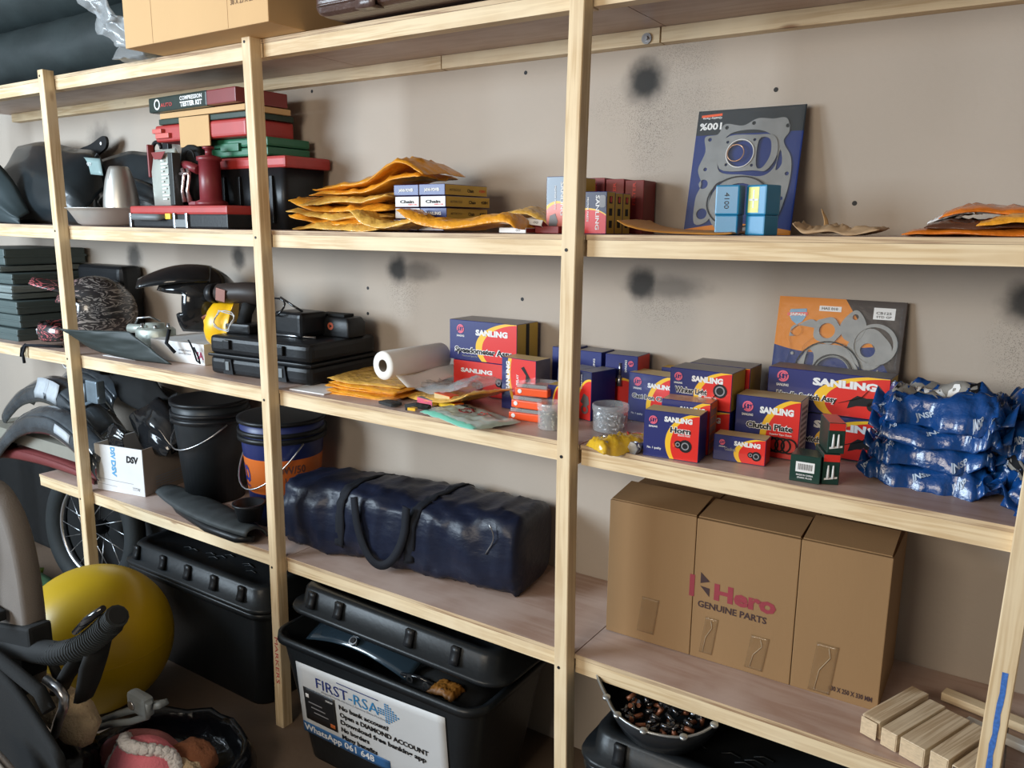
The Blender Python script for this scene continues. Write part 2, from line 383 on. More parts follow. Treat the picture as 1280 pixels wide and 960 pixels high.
for po, fx, zs in ((posts[0], fA, (.585, 1.165, 1.66, 2.222)), (posts[1], fB, (.585, 1.15, 1.655, 2.215)), (posts[2], fC, (.592, 1.15, 1.645, 2.2)), (posts[3], fD, (.6, 1.137, 1.65))):
    for z in zs:
        x = fx(z)+(.014 if fx is not fD else .036)
        bm = bm_(); cyl(bm, (x, -.0012, z), (x, .004, z), .0042, n=10); part('screw', bm, BLK, po)
xs = [-3.35, -2.11, -.945, .145, 1.09, 2.09]
for lvl in (1, 2, 3, 4):
    fz = lambda x, l=lvl: S(l, x)
    for a, b in zip(xs, xs[1:]):
        if lvl == 4 and a < -3: a = -2.54
        x0 = a+.006; x1 = b-.002
        if lvl == 4 and a < -2.5: x0 = -2.54
        board('front_rail', x0, x1, .04, .078, -.050, -.0125, fz, W_X)
        board('shelf_board', x0-.003, x1+.002, .040, .478, -.012, 0, fz, [PLY])
        board('board_edge', x0-.003, x1+.002, .0392, .0399, -.012, -.0002, fz, PLYE)
        if lvl != 1: board('back_rail', x0, x1, .442, .4795, -.0505, -.0125, fz, W_X)
for a, b in ((-3.3, -.6), (-.596, .130), (.135, 2.05)):
    board('back_rail', a, b, .442, .4795, -.0505, -.0125, lambda x: S(1, x), W_X)
bm = bm_(); cyl(bm, (.095, .4415, 2.186), (.095, .437, 2.186), .014, n=16); cyl(bm, (.095, .437, 2.186), (.095, .431, 2.186), .006, n=6); part('bolt', bm, STEEL, shelf)
# dark drilled knots in the back rail
# blue chalk stroke on the right-hand post, red marker words on the middle post
bm = bm_()
prev = None
for i in range(15):
    z = .60+.30*i/14; xc = fD(z)+.019+.0008*math.sin(i*1.7)+.004*i/14; hw = .0048+.0007*math.sin(i*2.9)
    cur = [bm.verts.new((xc-hw, -.0006, z)), bm.verts.new((xc+hw, -.0006, z))]
    if prev: bm.faces.new((prev[0], prev[1], cur[1], cur[0]))
    prev = cur
part('chalk_mark', bm, mat('blue_chalk', (.05, .16, .50), .9, var=.6, ns=160), posts[3], 'blue chalk stroke')
text(posts[1], 'MARKERS', 0, 0, .016, mat('red_marker', (.5, .03, .04), .7), wd=.17, bold=.0, fn=lambda a, b: Vector((fB(.3)+.012+b, -.0007, .335-a)), name='marker_writing', label='red marker writing')
# ================================================================ printed parts boxes
def front_mat(key, cx=1.02, cz=.36, rx=.62, rz=.66, blue=(.022, .028, .15), red=(.70, .025, .018), yel=(.88, .52, .03)):
    nm = 'print_'+key
    if nm in CACHE: return CACHE[nm]
    m, nt, p = nt_new(nm); L = nt.links.new
    tc = N(nt, 'ShaderNodeTexCoord')
    def ell(a, b, c, d):
        s = N(nt, 'ShaderNodeVectorMath', operation='SUBTRACT'); L(tc.outputs['Generated'], s.inputs[0]); s.inputs[1].default_value = (a, 0, b)
        k = N(nt, 'ShaderNodeVectorMath', operation='MULTIPLY'); L(s.outputs[0], k.inputs[0]); k.inputs[1].default_value = (1/c, 0, 1/d)
        l = N(nt, 'ShaderNodeVectorMath', operation='LENGTH'); L(k.outputs[0], l.inputs[0])
        g = N(nt, 'ShaderNodeMath', operation='LESS_THAN'); L(l.outputs['Value'], g.inputs[0]); g.inputs[1].default_value = 1.
        return g
    o = ell(cx, cz, rx, rz); i = ell(cx+.045, cz-.03, rx-.05, rz-.01)
    a = N(nt, 'ShaderNodeMix', data_type='RGBA'); L(o.outputs[0], a.inputs[0]); a.inputs[6].default_value = (*blue, 1); a.inputs[7].default_value = (*yel, 1)
    b = N(nt, 'ShaderNodeMix', data_type='RGBA'); L(i.outputs[0], b.inputs[0]); L(a.outputs[2], b.inputs[6]); b.inputs[7].default_value = (*red, 1)
    L(b.outputs[2], p.inputs['Base Color']); p.inputs['Roughness'].default_value = .33; p.inputs['Coat Weight'].default_value = .3
    CACHE[nm] = m; return m
FP = front_mat('arc')
FP_UP = front_mat('arc_upright', cx=.55, cz=-.05, rx=.80, rz=.68)
def carton(name, label, loc, rz, w_, d_, h_, mats, cat='box', group=None, bev=.0012, tilt=None, body='carton'):
    """mats: [-x, +x, -y, +y, -z, +z]"""
    t = thing(name, label, cat, loc, rz, group)
    if tilt: t.rotation_euler = [math.radians(a) for a in tilt]
    uniq = []
    for m in mats:
        if m not in uniq: uniq.append(m)
    bm = bm_(); fs = bx(bm, 0, w_, 0, d_, 0, h_)
    for fc, m in zip(fs, mats): fc.material_index = uniq.index(m)
    if bev: bmesh.ops.bevel(bm, geom=list(bm.edges), offset=bev, segments=1, affect='EDGES')
    b = part(body, bm, uniq, t)
    return t
def swirl(t, x, z, s, m=PINK, y=0., caption=True):
    bm = bm_()
    ring_bm(bm, x, z, s, s*.72, y=y-.0007, a0=.5, a1=3.6); ring_bm(bm, x, z, s, s*.72, y=y-.0007, a0=3.9, a1=6.6)
    ring_bm(bm, x+s*.05, z+s*.2, s*.48, s*.24, y=y-.0009, a0=.3, a1=4.2, n=12); ring_bm(bm, x+s*.05, z-s*.22, s*.48, s*.24, y=y-.0009, a0=3.4, a1=7.2, n=12)
    part('emblem', bm, m, t, 'swirl emblem')
    if caption: text(t, 'SANLING', x-s*1.05, z-s*1.75, s*.42, WHITE, wd=s*2.1, y=y-.0008, bold=.03)
def dbl(t, s, x, z, h, wd, y=-.0008, edge=WHITE, ink=BLK):
    text(t, s, x, z, h, edge, wd=wd, y=y, bold=.10, name='lettering')
    text(t, s, x+wd*.012, z, h, ink, wd=wd*.985, y=y-.0004, bold=.03)
def brand(t, w_, h_, bx_=.40, bz=.78, bw=.50, bh=.10, logo=(.17, .80, .075)):
    text(t, 'SANLING', w_*bx_, h_*bz, h_*bh, WHITE, wd=w_*bw, bold=.06)
    if logo: swirl(t, w_*logo[0], h_*logo[1], w_*logo[2])
SIDE_G = [BLUE, GOLD, FP, BLUE, CARD, GREYC]
def std(label, loc, rz, w_, d_, h_, right=None, top=None, left=BLUE, fm=None, group=None, name='parts_box'):
    return carton(name, label, loc, rz, w_, d_, h_, [left, right or BLUE, fm or FP, BLUE, CARD, top or GREYC], group=group)
GS = 'red and blue motorcycle parts boxes'
def z3(x): return S(3, x)+.0006
def spoke_icon(t, x, z, s, m=BLK, name='picture'):
    bm = bm_(); prism(bm, disc(x, z, s, 16), -.0006, -.0010); prism(bm, disc(x-s*1.15, z+s*.15, s*.62, 14), -.0006, -.0010); part(name, bm, m, t)
    bm = bm_(); ring_bm(bm, x, z, s*.6, s*.42, y=-.0012); ring_bm(bm, x-s*1.15, z+s*.15, s*.36, s*.22, y=-.0012); part(name, bm, GREYT, t)

# --- horn box and the orange-topped one behind
t = std('blue and red box reading Horn at the front edge of the shelf', (.308, .050, z3(.37)), 5, .131, .062, .110, right=BLUE, top=GOLDL, group=GS)
brand(t, .131, .110, bx_=.37, bz=.80, bw=.50, bh=.10); dbl(t, 'Horn', .063, .064, .0125, .048); text(t, 'Electric Horn', .082, .0575, .004, WHITE, wd=.028)
text(t, 'No. 1 quality', .010, .020, .005, WHITE, wd=.034); spoke_icon(t, .100, .035, .015)
bm = bm_(); prism(bm, [(.072, .030), (.080, .032), (.078, .040), (.070, .038)], -.0006, -.001); part('picture', bm, ORED, t)
ORT = mat('orange_card', (.72, .26, .07), .35, var=.2, ns=30, coat=.5)
t = std('glossy orange-topped box directly behind the Horn box', (.318, .124, z3(.38)), 5, .118, .066, .124, right=ORT, top=ORT, group=GS)
text(t, 'SANLING', .045, .100, .010, WHITE, wd=.06, bold=.05)
bm = bm_(); [prism(bm, [(z*.012+.006, .012+k*.02), (z*.012+.013, .012+k*.02), (z*.012+.013, .028+k*.02), (z*.012+.006, .028+k*.02)], .1181, .1186, 'yz') for z in range(4) for k in range(5)]
part('print', bm, GREYT, t)
# --- small long box
t = std('low blue and red box lying flat right of the Horn box', (.452, .120, z3(.5)), 4, .118, .050, .060, right=REDB, top=GOLDL, group=GS)
brand(t, .118, .060, bx_=.40, bz=.66, bw=.50, bh=.16, logo=(.17, .72, .055)); text(t, 'Gasket', .026, .025, .008, GREYT, wd=.026); spoke_icon(t, .098, .020, .011)
# --- clutch plate
t = std('blue and red box reading Clutch Plate', (.470, .210, z3(.53)), 2, .148, .080, .140, right=WHITE, top=GOLDL, group=GS)
brand(t, .148, .140, bx_=.38, bz=.74, bw=.52, bh=.10, logo=(.19, .82, .085)); dbl(t, 'Clutch Plate', .026, .066, .0135, .108); text(t, 'Superior Type Clutch', .082, .055, .004, WHITE, wd=.05)
bm = bm_()
for k in range(4): ring_bm(bm, .086+k*.014, .032, .019, .015, y=-.0007-.0004*k)
part('picture', bm, BLK, t)
bm = bm_()
for k in range(9): prism(bm, [(.012, .012+k*.013), (.068, .012+k*.013), (.068, .018+k*.013), (.012, .018+k*.013)], .1481, .1486, 'yz')
part('print', bm, GREYT, t)
# --- handle switch boxes (two, one on the other)
for k, (dx, lab) in enumerate(((.010, 'lower long box reading Handle Switch Assy, under its twin'), (0, 'upper long box reading Handle Switch Assy, in front of the orange gasket card'))):
    z = z3(.65)+k*.1005+.002; hh = .098
    t = std(lab, (.515+dx, .300, z), -1.5, .272, .085, hh, right=GOLD if k else REDB, top=GREYC, group=GS)
    brand(t, .272, hh, bx_=.385, bz=.68, bw=.52, bh=.16, logo=(.13, .80, .05)); dbl(t, 'Handle Switch Assy', .022, .030, .0125, .140)
    bm = bm_(); tube(bm, [(.165, -.0009, .030), (.195, -.0009, .042), (.215, -.0009, .050), (.232, -.0009, .072)], [.002, .005, .004, .0012], 6, flat=.12)
    prism(bm, [(.185, .020), (.205, .028), (.232, .030), (.250, .040), (.246, .050), (.225, .048), (.205, .052), (.190, .040)], -.0006, -.001)
    prism(bm, disc(.238, .030, .011), -.0006, -.001); part('picture', bm, BLK, t)
# --- winker light boxes: two in front, two behind
for k in range(2):
    for j in range(2):
        lab = [['red and blue box under the Winker Light box', 'rear box under the rear twin of the Winker Light box'], ['blue and red box reading Winker Light, on top of another', 'dark topped box just behind the Winker Light box']][k][j]
        t = std(lab, (.306+.012*j, .198+.094*j, z3(.38)+k*.0945+.001), 0 if j else -1, .156, .091, .093, right=GOLD if k else BLUE, top=GREYC, group=GS)
        brand(t, .156, .093, bx_=.36, bz=.70, bw=.50, bh=.135, logo=(.14, .78, .065)); 
        if j == 0 and k == 1:
            dbl(t, 'Winker Light', .014, .034, .013, .082); text(t, 'Superior Type', .090, .028, .004, WHITE, wd=.03)
            for a, b in ((.006, .036), (.042, .086)):
                bm = bm_(); prism(bm, [(a, .012), (b, .009), (b, .021), (a, .024)], -.0006, -.001); part('sticker', bm, WHITE, t)
                text(t, 'L 7126' if a < .01 else '182-902A', a+.003, .013, .006, BLK, wd=(b-a)-.006, y=-.0014)
            bm = bm_(); tube(bm, [(.096, -.0008, .012), (.118, -.0008, .038)], [.002, .005], 6, flat=.1); prism(bm, disc(.128, .048, .017), -.0006, -.0012); part('picture', bm, BLK, t)
            bm = bm_(); ring_bm(bm, .128, .048, .012, .009, y=-.0013); part('picture', bm, GREYT, t)
# --- clutch box at left
t = std('blue and red clutch box between the glass jar and Winker Light box', (.126, .345, z3(.2)), -6, .142, .075, .134, right=BLUE, top=GOLDL, group=GS)
brand(t, .142, .134, bx_=.42, bz=.74, bw=.52, bh=.085, logo=(.20, .83, .085)); dbl(t, 'Cast Iron Clutch', .012, .066, .0115, .124)
text(t, 'No. 1 quality', .012, .020, .005, WHITE, wd=.036)
t = std('yellow-edged box standing behind the clutch box', (.185, .428, z3(.2)), 0, .13, .045, .142, top=GOLD, group=GS)
# --- spark plug box upright
t = carton('parts_box', 'upright blue box picturing a spark plug, against the wall', (.040, .370, z3(.05)), 2, .098, .085, .172, [BLUE, REDB, FP_UP, BLUE, CARD, GREYC], group=GS)
bm = bm_(); cyl(bm, (.046, -.001, .115), (.046, -.001, .150), .004, n=8); cyl(bm, (.046, -.001, .085), (.046, -.001, .115), .009, .006, n=10); part('picture', bm, STEEL, t)
swirl(t, .078, .150, .008, caption=False)
text(t, 'SANLING', 0, 0, .006, WHITE, fn=lambda a, b: Vector((.066-b, -.0012, .125+a)), wd=.034)
bm = bm_(); prism(bm, disc(.046, .03, .014), -.0006, -.001); part('picture', bm, BLK, t)
# --- three narrow boxes just right of the middle post
for k, (x, y, w_, h_, lab) in enumerate(((-.052, .262, .058, .135, 'narrow dark box showing a red engine print, mostly behind the middle post'), (.008, .272, .050, .135, 'narrow dark box with yellow arc, right of the middle post'))):
    t = carton('parts_box', lab, (x, y, z3(x)), -14, w_, .10, h_, [BLUE, BLUE, front_mat('end%d' % k, cx=.9, cz=.30, rx=.95, rz=.55, blue=(.02, .022, .07)), BLUE, CARD, GREYC], group=GS)
    bm = bm_(); prism(bm, [(.012, .05), (.024, .074), (.040, .066), (.044, .046), (.030, .036)], -.0006, -.001); ring_bm(bm, .028, .030, .013, .007); part('picture', bm, STEEL if k else BLK, t)
    text(t, 'SANLING', 0, 0, .007, WHITE, fn=lambda a, b: Vector((.016-b*.5, -.0012, .085+a)), wd=.04)
t = std('dark navy box standing behind the post, right of the red box', (-.135, .372, z3(-.1)), -2, .070, .085, .175, top=GREYC, fm=BLUE, group=GS)
text(t, 'SANLING', 0, 0, .006, WHITE, fn=lambda a, b: Vector((.050-b, -.0012, .10+a)), wd=.05)
t = std('second dark navy box standing behind the middle post', (-.060, .385, z3(-.1)), 0, .080, .080, .170, top=GREYC, fm=BLUE, group=GS)
text(t, 'SANLING', 0, 0, .006, WHITE, fn=lambda a, b: Vector((.060-b, -.0012, .10+a)), wd=.05)
# --- speedometer boxes
t = std('red box under the Speedometer Assy box', (-.480, .345, z3(-.35)), 0, .250, .115, .106, right=GOLD, top=GREYC, fm=REDB, group=GS)
text(t, 'SANLING', .03, .070, .012, WHITE, wd=.12, bold=.05); spoke_icon(t, .20, .045, .022); spoke_icon(t, .10, .03, .016, MAR)
t = std('large blue and red box reading Speedometer Assy, against the wall', (-.492, .342, z3(-.35)+.1075), 0, .252, .118, .124, right=GOLD, top=GREYC, group=GS)
brand(t, .252, .124, bx_=.40, bz=.66, bw=.47, bh=.13, logo=(.17, .78, .055)); dbl(t, 'Speedometer Assy', .020, .024, .0165, .215); text(t, 'Motorcycle Spare Part', .05, .012, .005, GREYT, wd=.06)
bm = bm_(); bx(bm, .2519, .2526, .050, .068, .002, .122); part('print', bm, BLK, t)
# --- red box in front
t = carton('parts_box', 'upright red box in front of the Speedometer Assy box', (-.232, .252, z3(-.2)), -4, .122, .070, .150, [BLUE, GREYC, front_mat('redbox', cx=.95, cz=.75, rx=.78, rz=.95), BLUE, CARD, GOLDL], group=GS)
text(t, 'SANLING', 0, 0, .012, WHITE, fn=lambda a, b: Vector((.030-b, -.0012, .055+a)), wd=.085, bold=.06)
text(t, 'RELAY', 0, 0, .008, WHITE, fn=lambda a, b: Vector((.062-b, -.0012, .075+a)), wd=.03)
bm = bm_(); prism(bm, [(.070, .125), (.080, .130), (.105, .095), (.100, .078), (.086, .088), (.088, .105)], -.0006, -.001); part('picture', bm, BLK, t)
# --- relay cases
for k in range(3):
    dx = (0, .004, .012)[k]; zz = z3(-.1)+k*.0335
    t = thing('relay_case', ('bottom', 'middle', 'top')[k]+' orange-red case in the stack of three with clear lids', 'case', (-.138+dx, .150+.006*k, zz), (6, 3, 9)[k], 'orange-red cases with clear lids')
    bm = bm_(); bx(bm, 0, .096, 0, .10, 0, .021, bev=.003); part('tray', bm, ORED, t)
    bm = bm_(); bx(bm, .003, .093, .003, .097, .0212, .032, bev=.003); part('lid', bm, CLEAR, t)
    bm = bm_(); bx(bm, .016, .080, .010, .03, .0212, .028, bev=.002); part('insert', bm, BLK, t)
    bm = bm_(); prism(bm, disc(.014, .012, .006), -.0006, -.001); part('emblem', bm, WHITE, t)
t = std('small gold-edged box right behind the clear-lid cases', (-.045, .200, z3(-.03)), 4, .035, .05, .10, top=GOLD, right=GOLD, group=GS)
# --- spark plug boxes dark green
DG = mat('dark_green_card', (.015, .045, .035), .3, var=.1)
t = carton('spark_plug_box', 'small dark green box with white barcode at the shelf front', (.640, .066, z3(.67)), 3, .062, .060, .058, [DG, DG, DG, DG, DG, DG], group='dark green spark plug boxes')
bm = bm_(); prism(bm, rrect(.040, .026, .003, cx=.030, cz=0) if False else [(.012, .022), (.050, .022), (.050, .044), (.012, .044)], -.0006, -.001); part('sticker', bm, WHITE, t)
bm = bm_()
for k in range(10): prism(bm, [(.017+k*.003, .027), (.0183+k*.003, .027), (.0183+k*.003, .040), (.017+k*.003, .040)], -.0011, -.0014)
part('barcode', bm, BLK, t); text(t, 'MADE IN CHINA', .014, .014, .0035, WHITE, wd=.034); text(t, 'SPARK PLUG', .016, .008, .0035, WHITE, wd=.03)
for k in range(2):
    t = carton('spark_plug_box', ('lower', 'upper')[k]+' slim green and red spark plug box in the standing pair', (.704+.004*k, .078+.006*k, z3(.72)+.0665*k), 24, .034, .085, .066, [DG, DG, DG, DG, DG, REDB if k else DG], group='dark green spark plug boxes')
    bm = bm_(); prism(bm, [(.001, .050), (.033, .050), (.033, .065), (.001, .065)], -.0006, -.001); part('print', bm, REDB, t)
    bm = bm_()
    for q in (.011, .021): cyl(bm, (q, -.001, .014), (q, -.001, .042), .0032, .0016, n=8)
    prism(bm, [(.004, .010), (.030, .014), (.030, .018), (.004, .014)], -.0006, -.001); part('picture', bm, WHITE, t)
    bm = bm_()
    for q in range(3): prism(bm, [(.010+q*.022, .010), (.022+q*.022, .010), (.022+q*.022, .05), (.010+q*.022, .05)], .0341, .0346, 'yz')
    part('print', bm, GREYT, t)

# ================================================================ gasket cards
def card_mat(key, bands, arc=None, top=(.02, .02, .022)):
    """vertical stack of print colours in Generated z; arc = orange scallop at the foot"""
    m, nt, p = nt_new('card_'+key); L = nt.links.new
    tc = N(nt, 'ShaderNodeTexCoord'); sx = N(nt, 'ShaderNodeSeparateXYZ'); L(tc.outputs['Generated'], sx.inputs[0])
    prev = None
    for (test, thr, op, col) in bands:
        # test: list of (coef x, coef z) linear form plus sine scallop amplitude
        ax, az, amp, fr = test
        a = N(nt, 'ShaderNodeMath', operation='MULTIPLY'); L(sx.outputs['X'], a.inputs[0]); a.inputs[1].default_value = ax
        b = N(nt, 'ShaderNodeMath', operation='MULTIPLY_ADD'); L(sx.outputs['Z'], b.inputs[0]); b.inputs[1].default_value = az; L(a.outputs[0], b.inputs[2])
        c = N(nt, 'ShaderNodeMath', operation='MULTIPLY'); L(sx.outputs['X'], c.inputs[0]); c.inputs[1].default_value = fr
        s = N(nt, 'ShaderNodeMath', operation='SINE'); L(c.outputs[0], s.inputs[0])
        d = N(nt, 'ShaderNodeMath', operation='MULTIPLY_ADD'); L(s.outputs[0], d.inputs[0]); d.inputs[1].default_value = amp; L(b.outputs[0], d.inputs[2])
        g = N(nt, 'ShaderNodeMath', operation=op); L(d.outputs[0], g.inputs[0]); g.inputs[1].default_value = thr
        mx = N(nt, 'ShaderNodeMix', data_type='RGBA'); L(g.outputs[0], mx.inputs[0])
        if prev is None: mx.inputs[6].default_value = (.012, .03, .16, 1)
        else: L(prev.outputs[2], mx.inputs[6])
        mx.inputs[7].default_value = (*col, 1); prev = mx
    L(prev.outputs[2], p.inputs['Base Color']); p.inputs['Roughness'].default_value = .5; p.inputs['Specular IOR Level'].default_value = .12
    return m
OR3 = (.72, .24, .02)
C1 = card_mat('one', [((0, 1, 0, 1), .80, 'GREATER_THAN', (.02, .025, .03)), ((0, 1, -.05, 3.14), .035, 'LESS_THAN', OR3)])
C2 = card_mat('two', [((0, 1, .035, 5.5), .66, 'GREATER_THAN', OR3), ((.55, .45, 0, 1), .745, 'GREATER_THAN', (.045, .03, .025))])
def gcard(lab, loc, tilt, w_, h_, m):
    t = thing('gasket_card', lab, 'gasket set', loc, group='shrink-wrapped gasket cards')
    t.rotation_euler = (math.radians(tilt), 0, 0)
    bm = bm_(); bx(bm, 0, w_, 0, .003, 0, h_); part('backing_card', bm, [m], t)
    return t
def gasket(t, outer, holes, th=.0016, y=-.003, m=GASK, name='gasket'):
    return cpoly(name, outer, holes, th, m, t, loc=(0, y, 0))
def spl(pts, n=5):
    P = [Vector(p) for p in pts]; o = []; k = len(P)
    for i in range(k):
        a, b, c, d = P[i-1], P[i], P[(i+1) % k], P[(i+2) % k]
        for j in range(n):
            s = j/n; q = .5*((2*b)+(c-a)*s+(2*a-5*b+4*c-d)*s*s+(3*b-a-3*c+d)*s**3); o.append((q.x, q.y))
    return o
W1, H1 = .272, .318
t = gcard('dark blue gasket card with an upside-down 100 percent, leaning on the wall', (.246, .385, S(2, .38)+.001), -12, W1, H1, C1)
def sc(p, w_, h_): return [(a*w_, b*h_) for a, b in p]
big = spl(sc([(.10, .08), (.08, .28), (.12, .40), (.07, .52), (.12, .66), (.10, .78), (.22, .80), (.28, .88), (.45, .86), (.58, .91), (.72, .90), (.84, .90), (.88, .80), (.84, .72), (.92, .60), (.94, .47), (.92, .30), (.86, .12), (.76, .08), (.74, .30), (.60, .42), (.30, .42), (.22, .30), (.24, .12)], W1, H1))
inn = spl(sc([(.28, .50), (.26, .66), (.34, .80), (.60, .82), (.76, .74), (.80, .56), (.70, .46), (.50, .47)], W1, H1))
sm = [circ(a*W1, b*H1, .005, 10) for a, b in ((.14, .52), (.30, .85), (.55, .875), (.86, .84), (.905, .47), (.15, .76), (.88, .28))]
gasket(t, big, [inn]+sm+[circ(.14*W1, .40*H1, .012), circ(.16*W1, .16*H1, .014), spl(sc([(.80, .50), (.82, .66), (.85, .55)], W1, H1), 3)])
sq = spl(sc([(.28, .52), (.30, .76), (.58, .78), (.76, .76), (.80, .62), (.72, .50), (.60, .50)], W1, H1))
gasket(t, sq, [circ(.46*W1, .635*H1, .033), spl(sc([(.62, .54), (.62, .74), (.72, .74), (.74, .62), (.68, .52)], W1, H1), 4)]+[circ(a*W1, b*H1, .004, 8) for a, b in ((.33, .73), (.58, .74), (.34, .55), (.58, .54))], y=-.006)
bm = bm_(); tube(bm, [(.46*W1+.035*math.cos(a), -.009, .635*H1+.035*math.sin(a)) for a in [k*PI/16 for k in range(32)]], .0012, 6, closed=True); part('ring', bm, WHITE, t)
bm = bm_(); tube(bm, [(.42*W1+.021*math.cos(a), -.009, .64*H1+.021*math.sin(a)) for a in [k*PI/16 for k in range(32)]], .0016, 6, closed=True); part('ring', bm, mat('copper', (.5, .28, .18), .3, metal=.8), t, 'copper ring')
cc = (.50*W1, .22*H1)
gasket(t, circ(*cc, .076, 40), [circ(*cc, .058, 30)], y=-.006)
bm = bm_(); tube(bm, [(cc[0]+.080*math.cos(a), -.009, cc[1]+.064*math.sin(a)+.01) for a in [k*PI/20 for k in range(40)]], .0018, 6, closed=True); part('ring', bm, BLK, t)
me = text(t, '100%', 0, 0, .017, WHITE, wd=.058, bold=.03, fn=lambda a, b: Vector((.066-a, -.0008, .285-b)))
bm = bm_(); prism(bm, [(.010, .300), (.064, .303), (.064, .309), (.010, .306)], -.0005, -.0009); part('print', bm, ORED, t)
text(t, 'Quality Parts', 0, 0, .005, WHITE, wd=.05, fn=lambda a, b: Vector((.064-a, -.0008, .300-b)))
def film(t, w_, h_):
    bm = bm_(); sheet(bm, lambda a, b: (a*w_, -.012-.004*math.sin(PI*a)*math.sin(PI*b)-.0015*fbm(a, b, 3, 6), b*h_), 18, 18, .0004); part('shrink_film', bm, FILM, t)
film(t, W1, H1)
W2, H2 = .298, .362
t = gcard('orange and blue gasket card with shield logo, behind the Handle Switch boxes', (.484, .402, z3(.6)), -10, W2, H2, C2)
def s2(p): return sc([(a, .42+.58*b) for a, b in p], W2, H2)
z_ = lambda b: (.42+.58*b)*H2
gasket(t, spl(s2([(.10, .06), (.14, .34), (.12, .56), (.20, .68), (.30, .74), (.36, .60), (.24, .40), (.26, .06)])), [circ(.17*W2, z_(.60), .014), circ(.16*W2, z_(.32), .004, 8)])
gasket(t, circ(.42*W2, z_(.62), .033, 30, .002, 5), [circ(.42*W2, z_(.62), .019)], y=-.004)
gasket(t, spl(s2([(.52, .70), (.60, .86), (.66, .86), (.72, .70), (.66, .52), (.56, .54)])), [circ(.63*W2, z_(.80), .007)], y=-.005)
gasket(t, circ(.76*W2, z_(.44), .048, 30, .003, 4), [circ(.75*W2, z_(.43), .017)], y=-.004)
gasket(t, circ(.80*W2, z_(.50), .050, 30), [circ(.79*W2, z_(.49), .044, 24)], y=-.007)
gasket(t, spl(s2([(.84, .22), (.86, .02), (.88, -.15), (.74, -.20), (.66, -.10), (.72, .02), (.80, .00)])), [circ(.84*W2, z_(-.04), .005, 8), circ(.74*W2, z_(-.10), .008, 10)])
gasket(t, circ(.45*W2, z_(.12), .074, 40, .003, 6), [circ(.49*W2, z_(.12), .042, 30), spl(s2([(.27, .18), (.29, .38), (.34, .32), (.33, .16)]), 4), spl(s2([(.27, .10), (.33, .08), (.34, -.04), (.29, -.05)]), 4)], y=-.005)
for (cx, cb, rr, m) in ((.46, .12, .078, BLK), (.50, .12, .047, BLK), (.50, .12, .042, GASK), (.50, .06, .026, BLK), (.46, .08, .014, STEEL)):
    bm = bm_(); tube(bm, [(cx*W2+rr*math.cos(a), -.009, z_(cb)+rr*math.sin(a)) for a in [k*PI/18 for k in range(36)]], .0018, 6, closed=True); part('ring', bm, m, t)
bm = bm_(); prism(bm, [(.030, .330), (.070, .334), (.072, .318), (.062, .300), (.050, .292), (.036, .302), (.028, .316)], -.0006, -.001); part('shield', bm, TEAL, t)
bm = bm_(); prism(bm, [(.024, .313), (.074, .317), (.074, .325), (.024, .321)], -.0011, -.0014); part('print', bm, REDB, t)
text(t, 'JAPAN', .030, .315, .006, WHITE, wd=.038, y=-.0018, bold=.05)
for (a, b, c, d, s1) in ((.100, .330, .052, .013, 'HAS 010'), (.226, .318, .048, .028, 'CB125')):
    bm = bm_(); prism(bm, [(a, b), (a+c, b), (a+c, b+d), (a, b+d)], -.0006, -.001); part('sticker', bm, WHITE, t)
    text(t, s1, a+.006, b+d*.55-.003 if d > .02 else b+.004, .006, BLK, wd=c-.014, y=-.0014)
text(t, 'STD GP', .233, .322, .005, BLK, wd=.034, y=-.0014)
film(t, W2, H2)
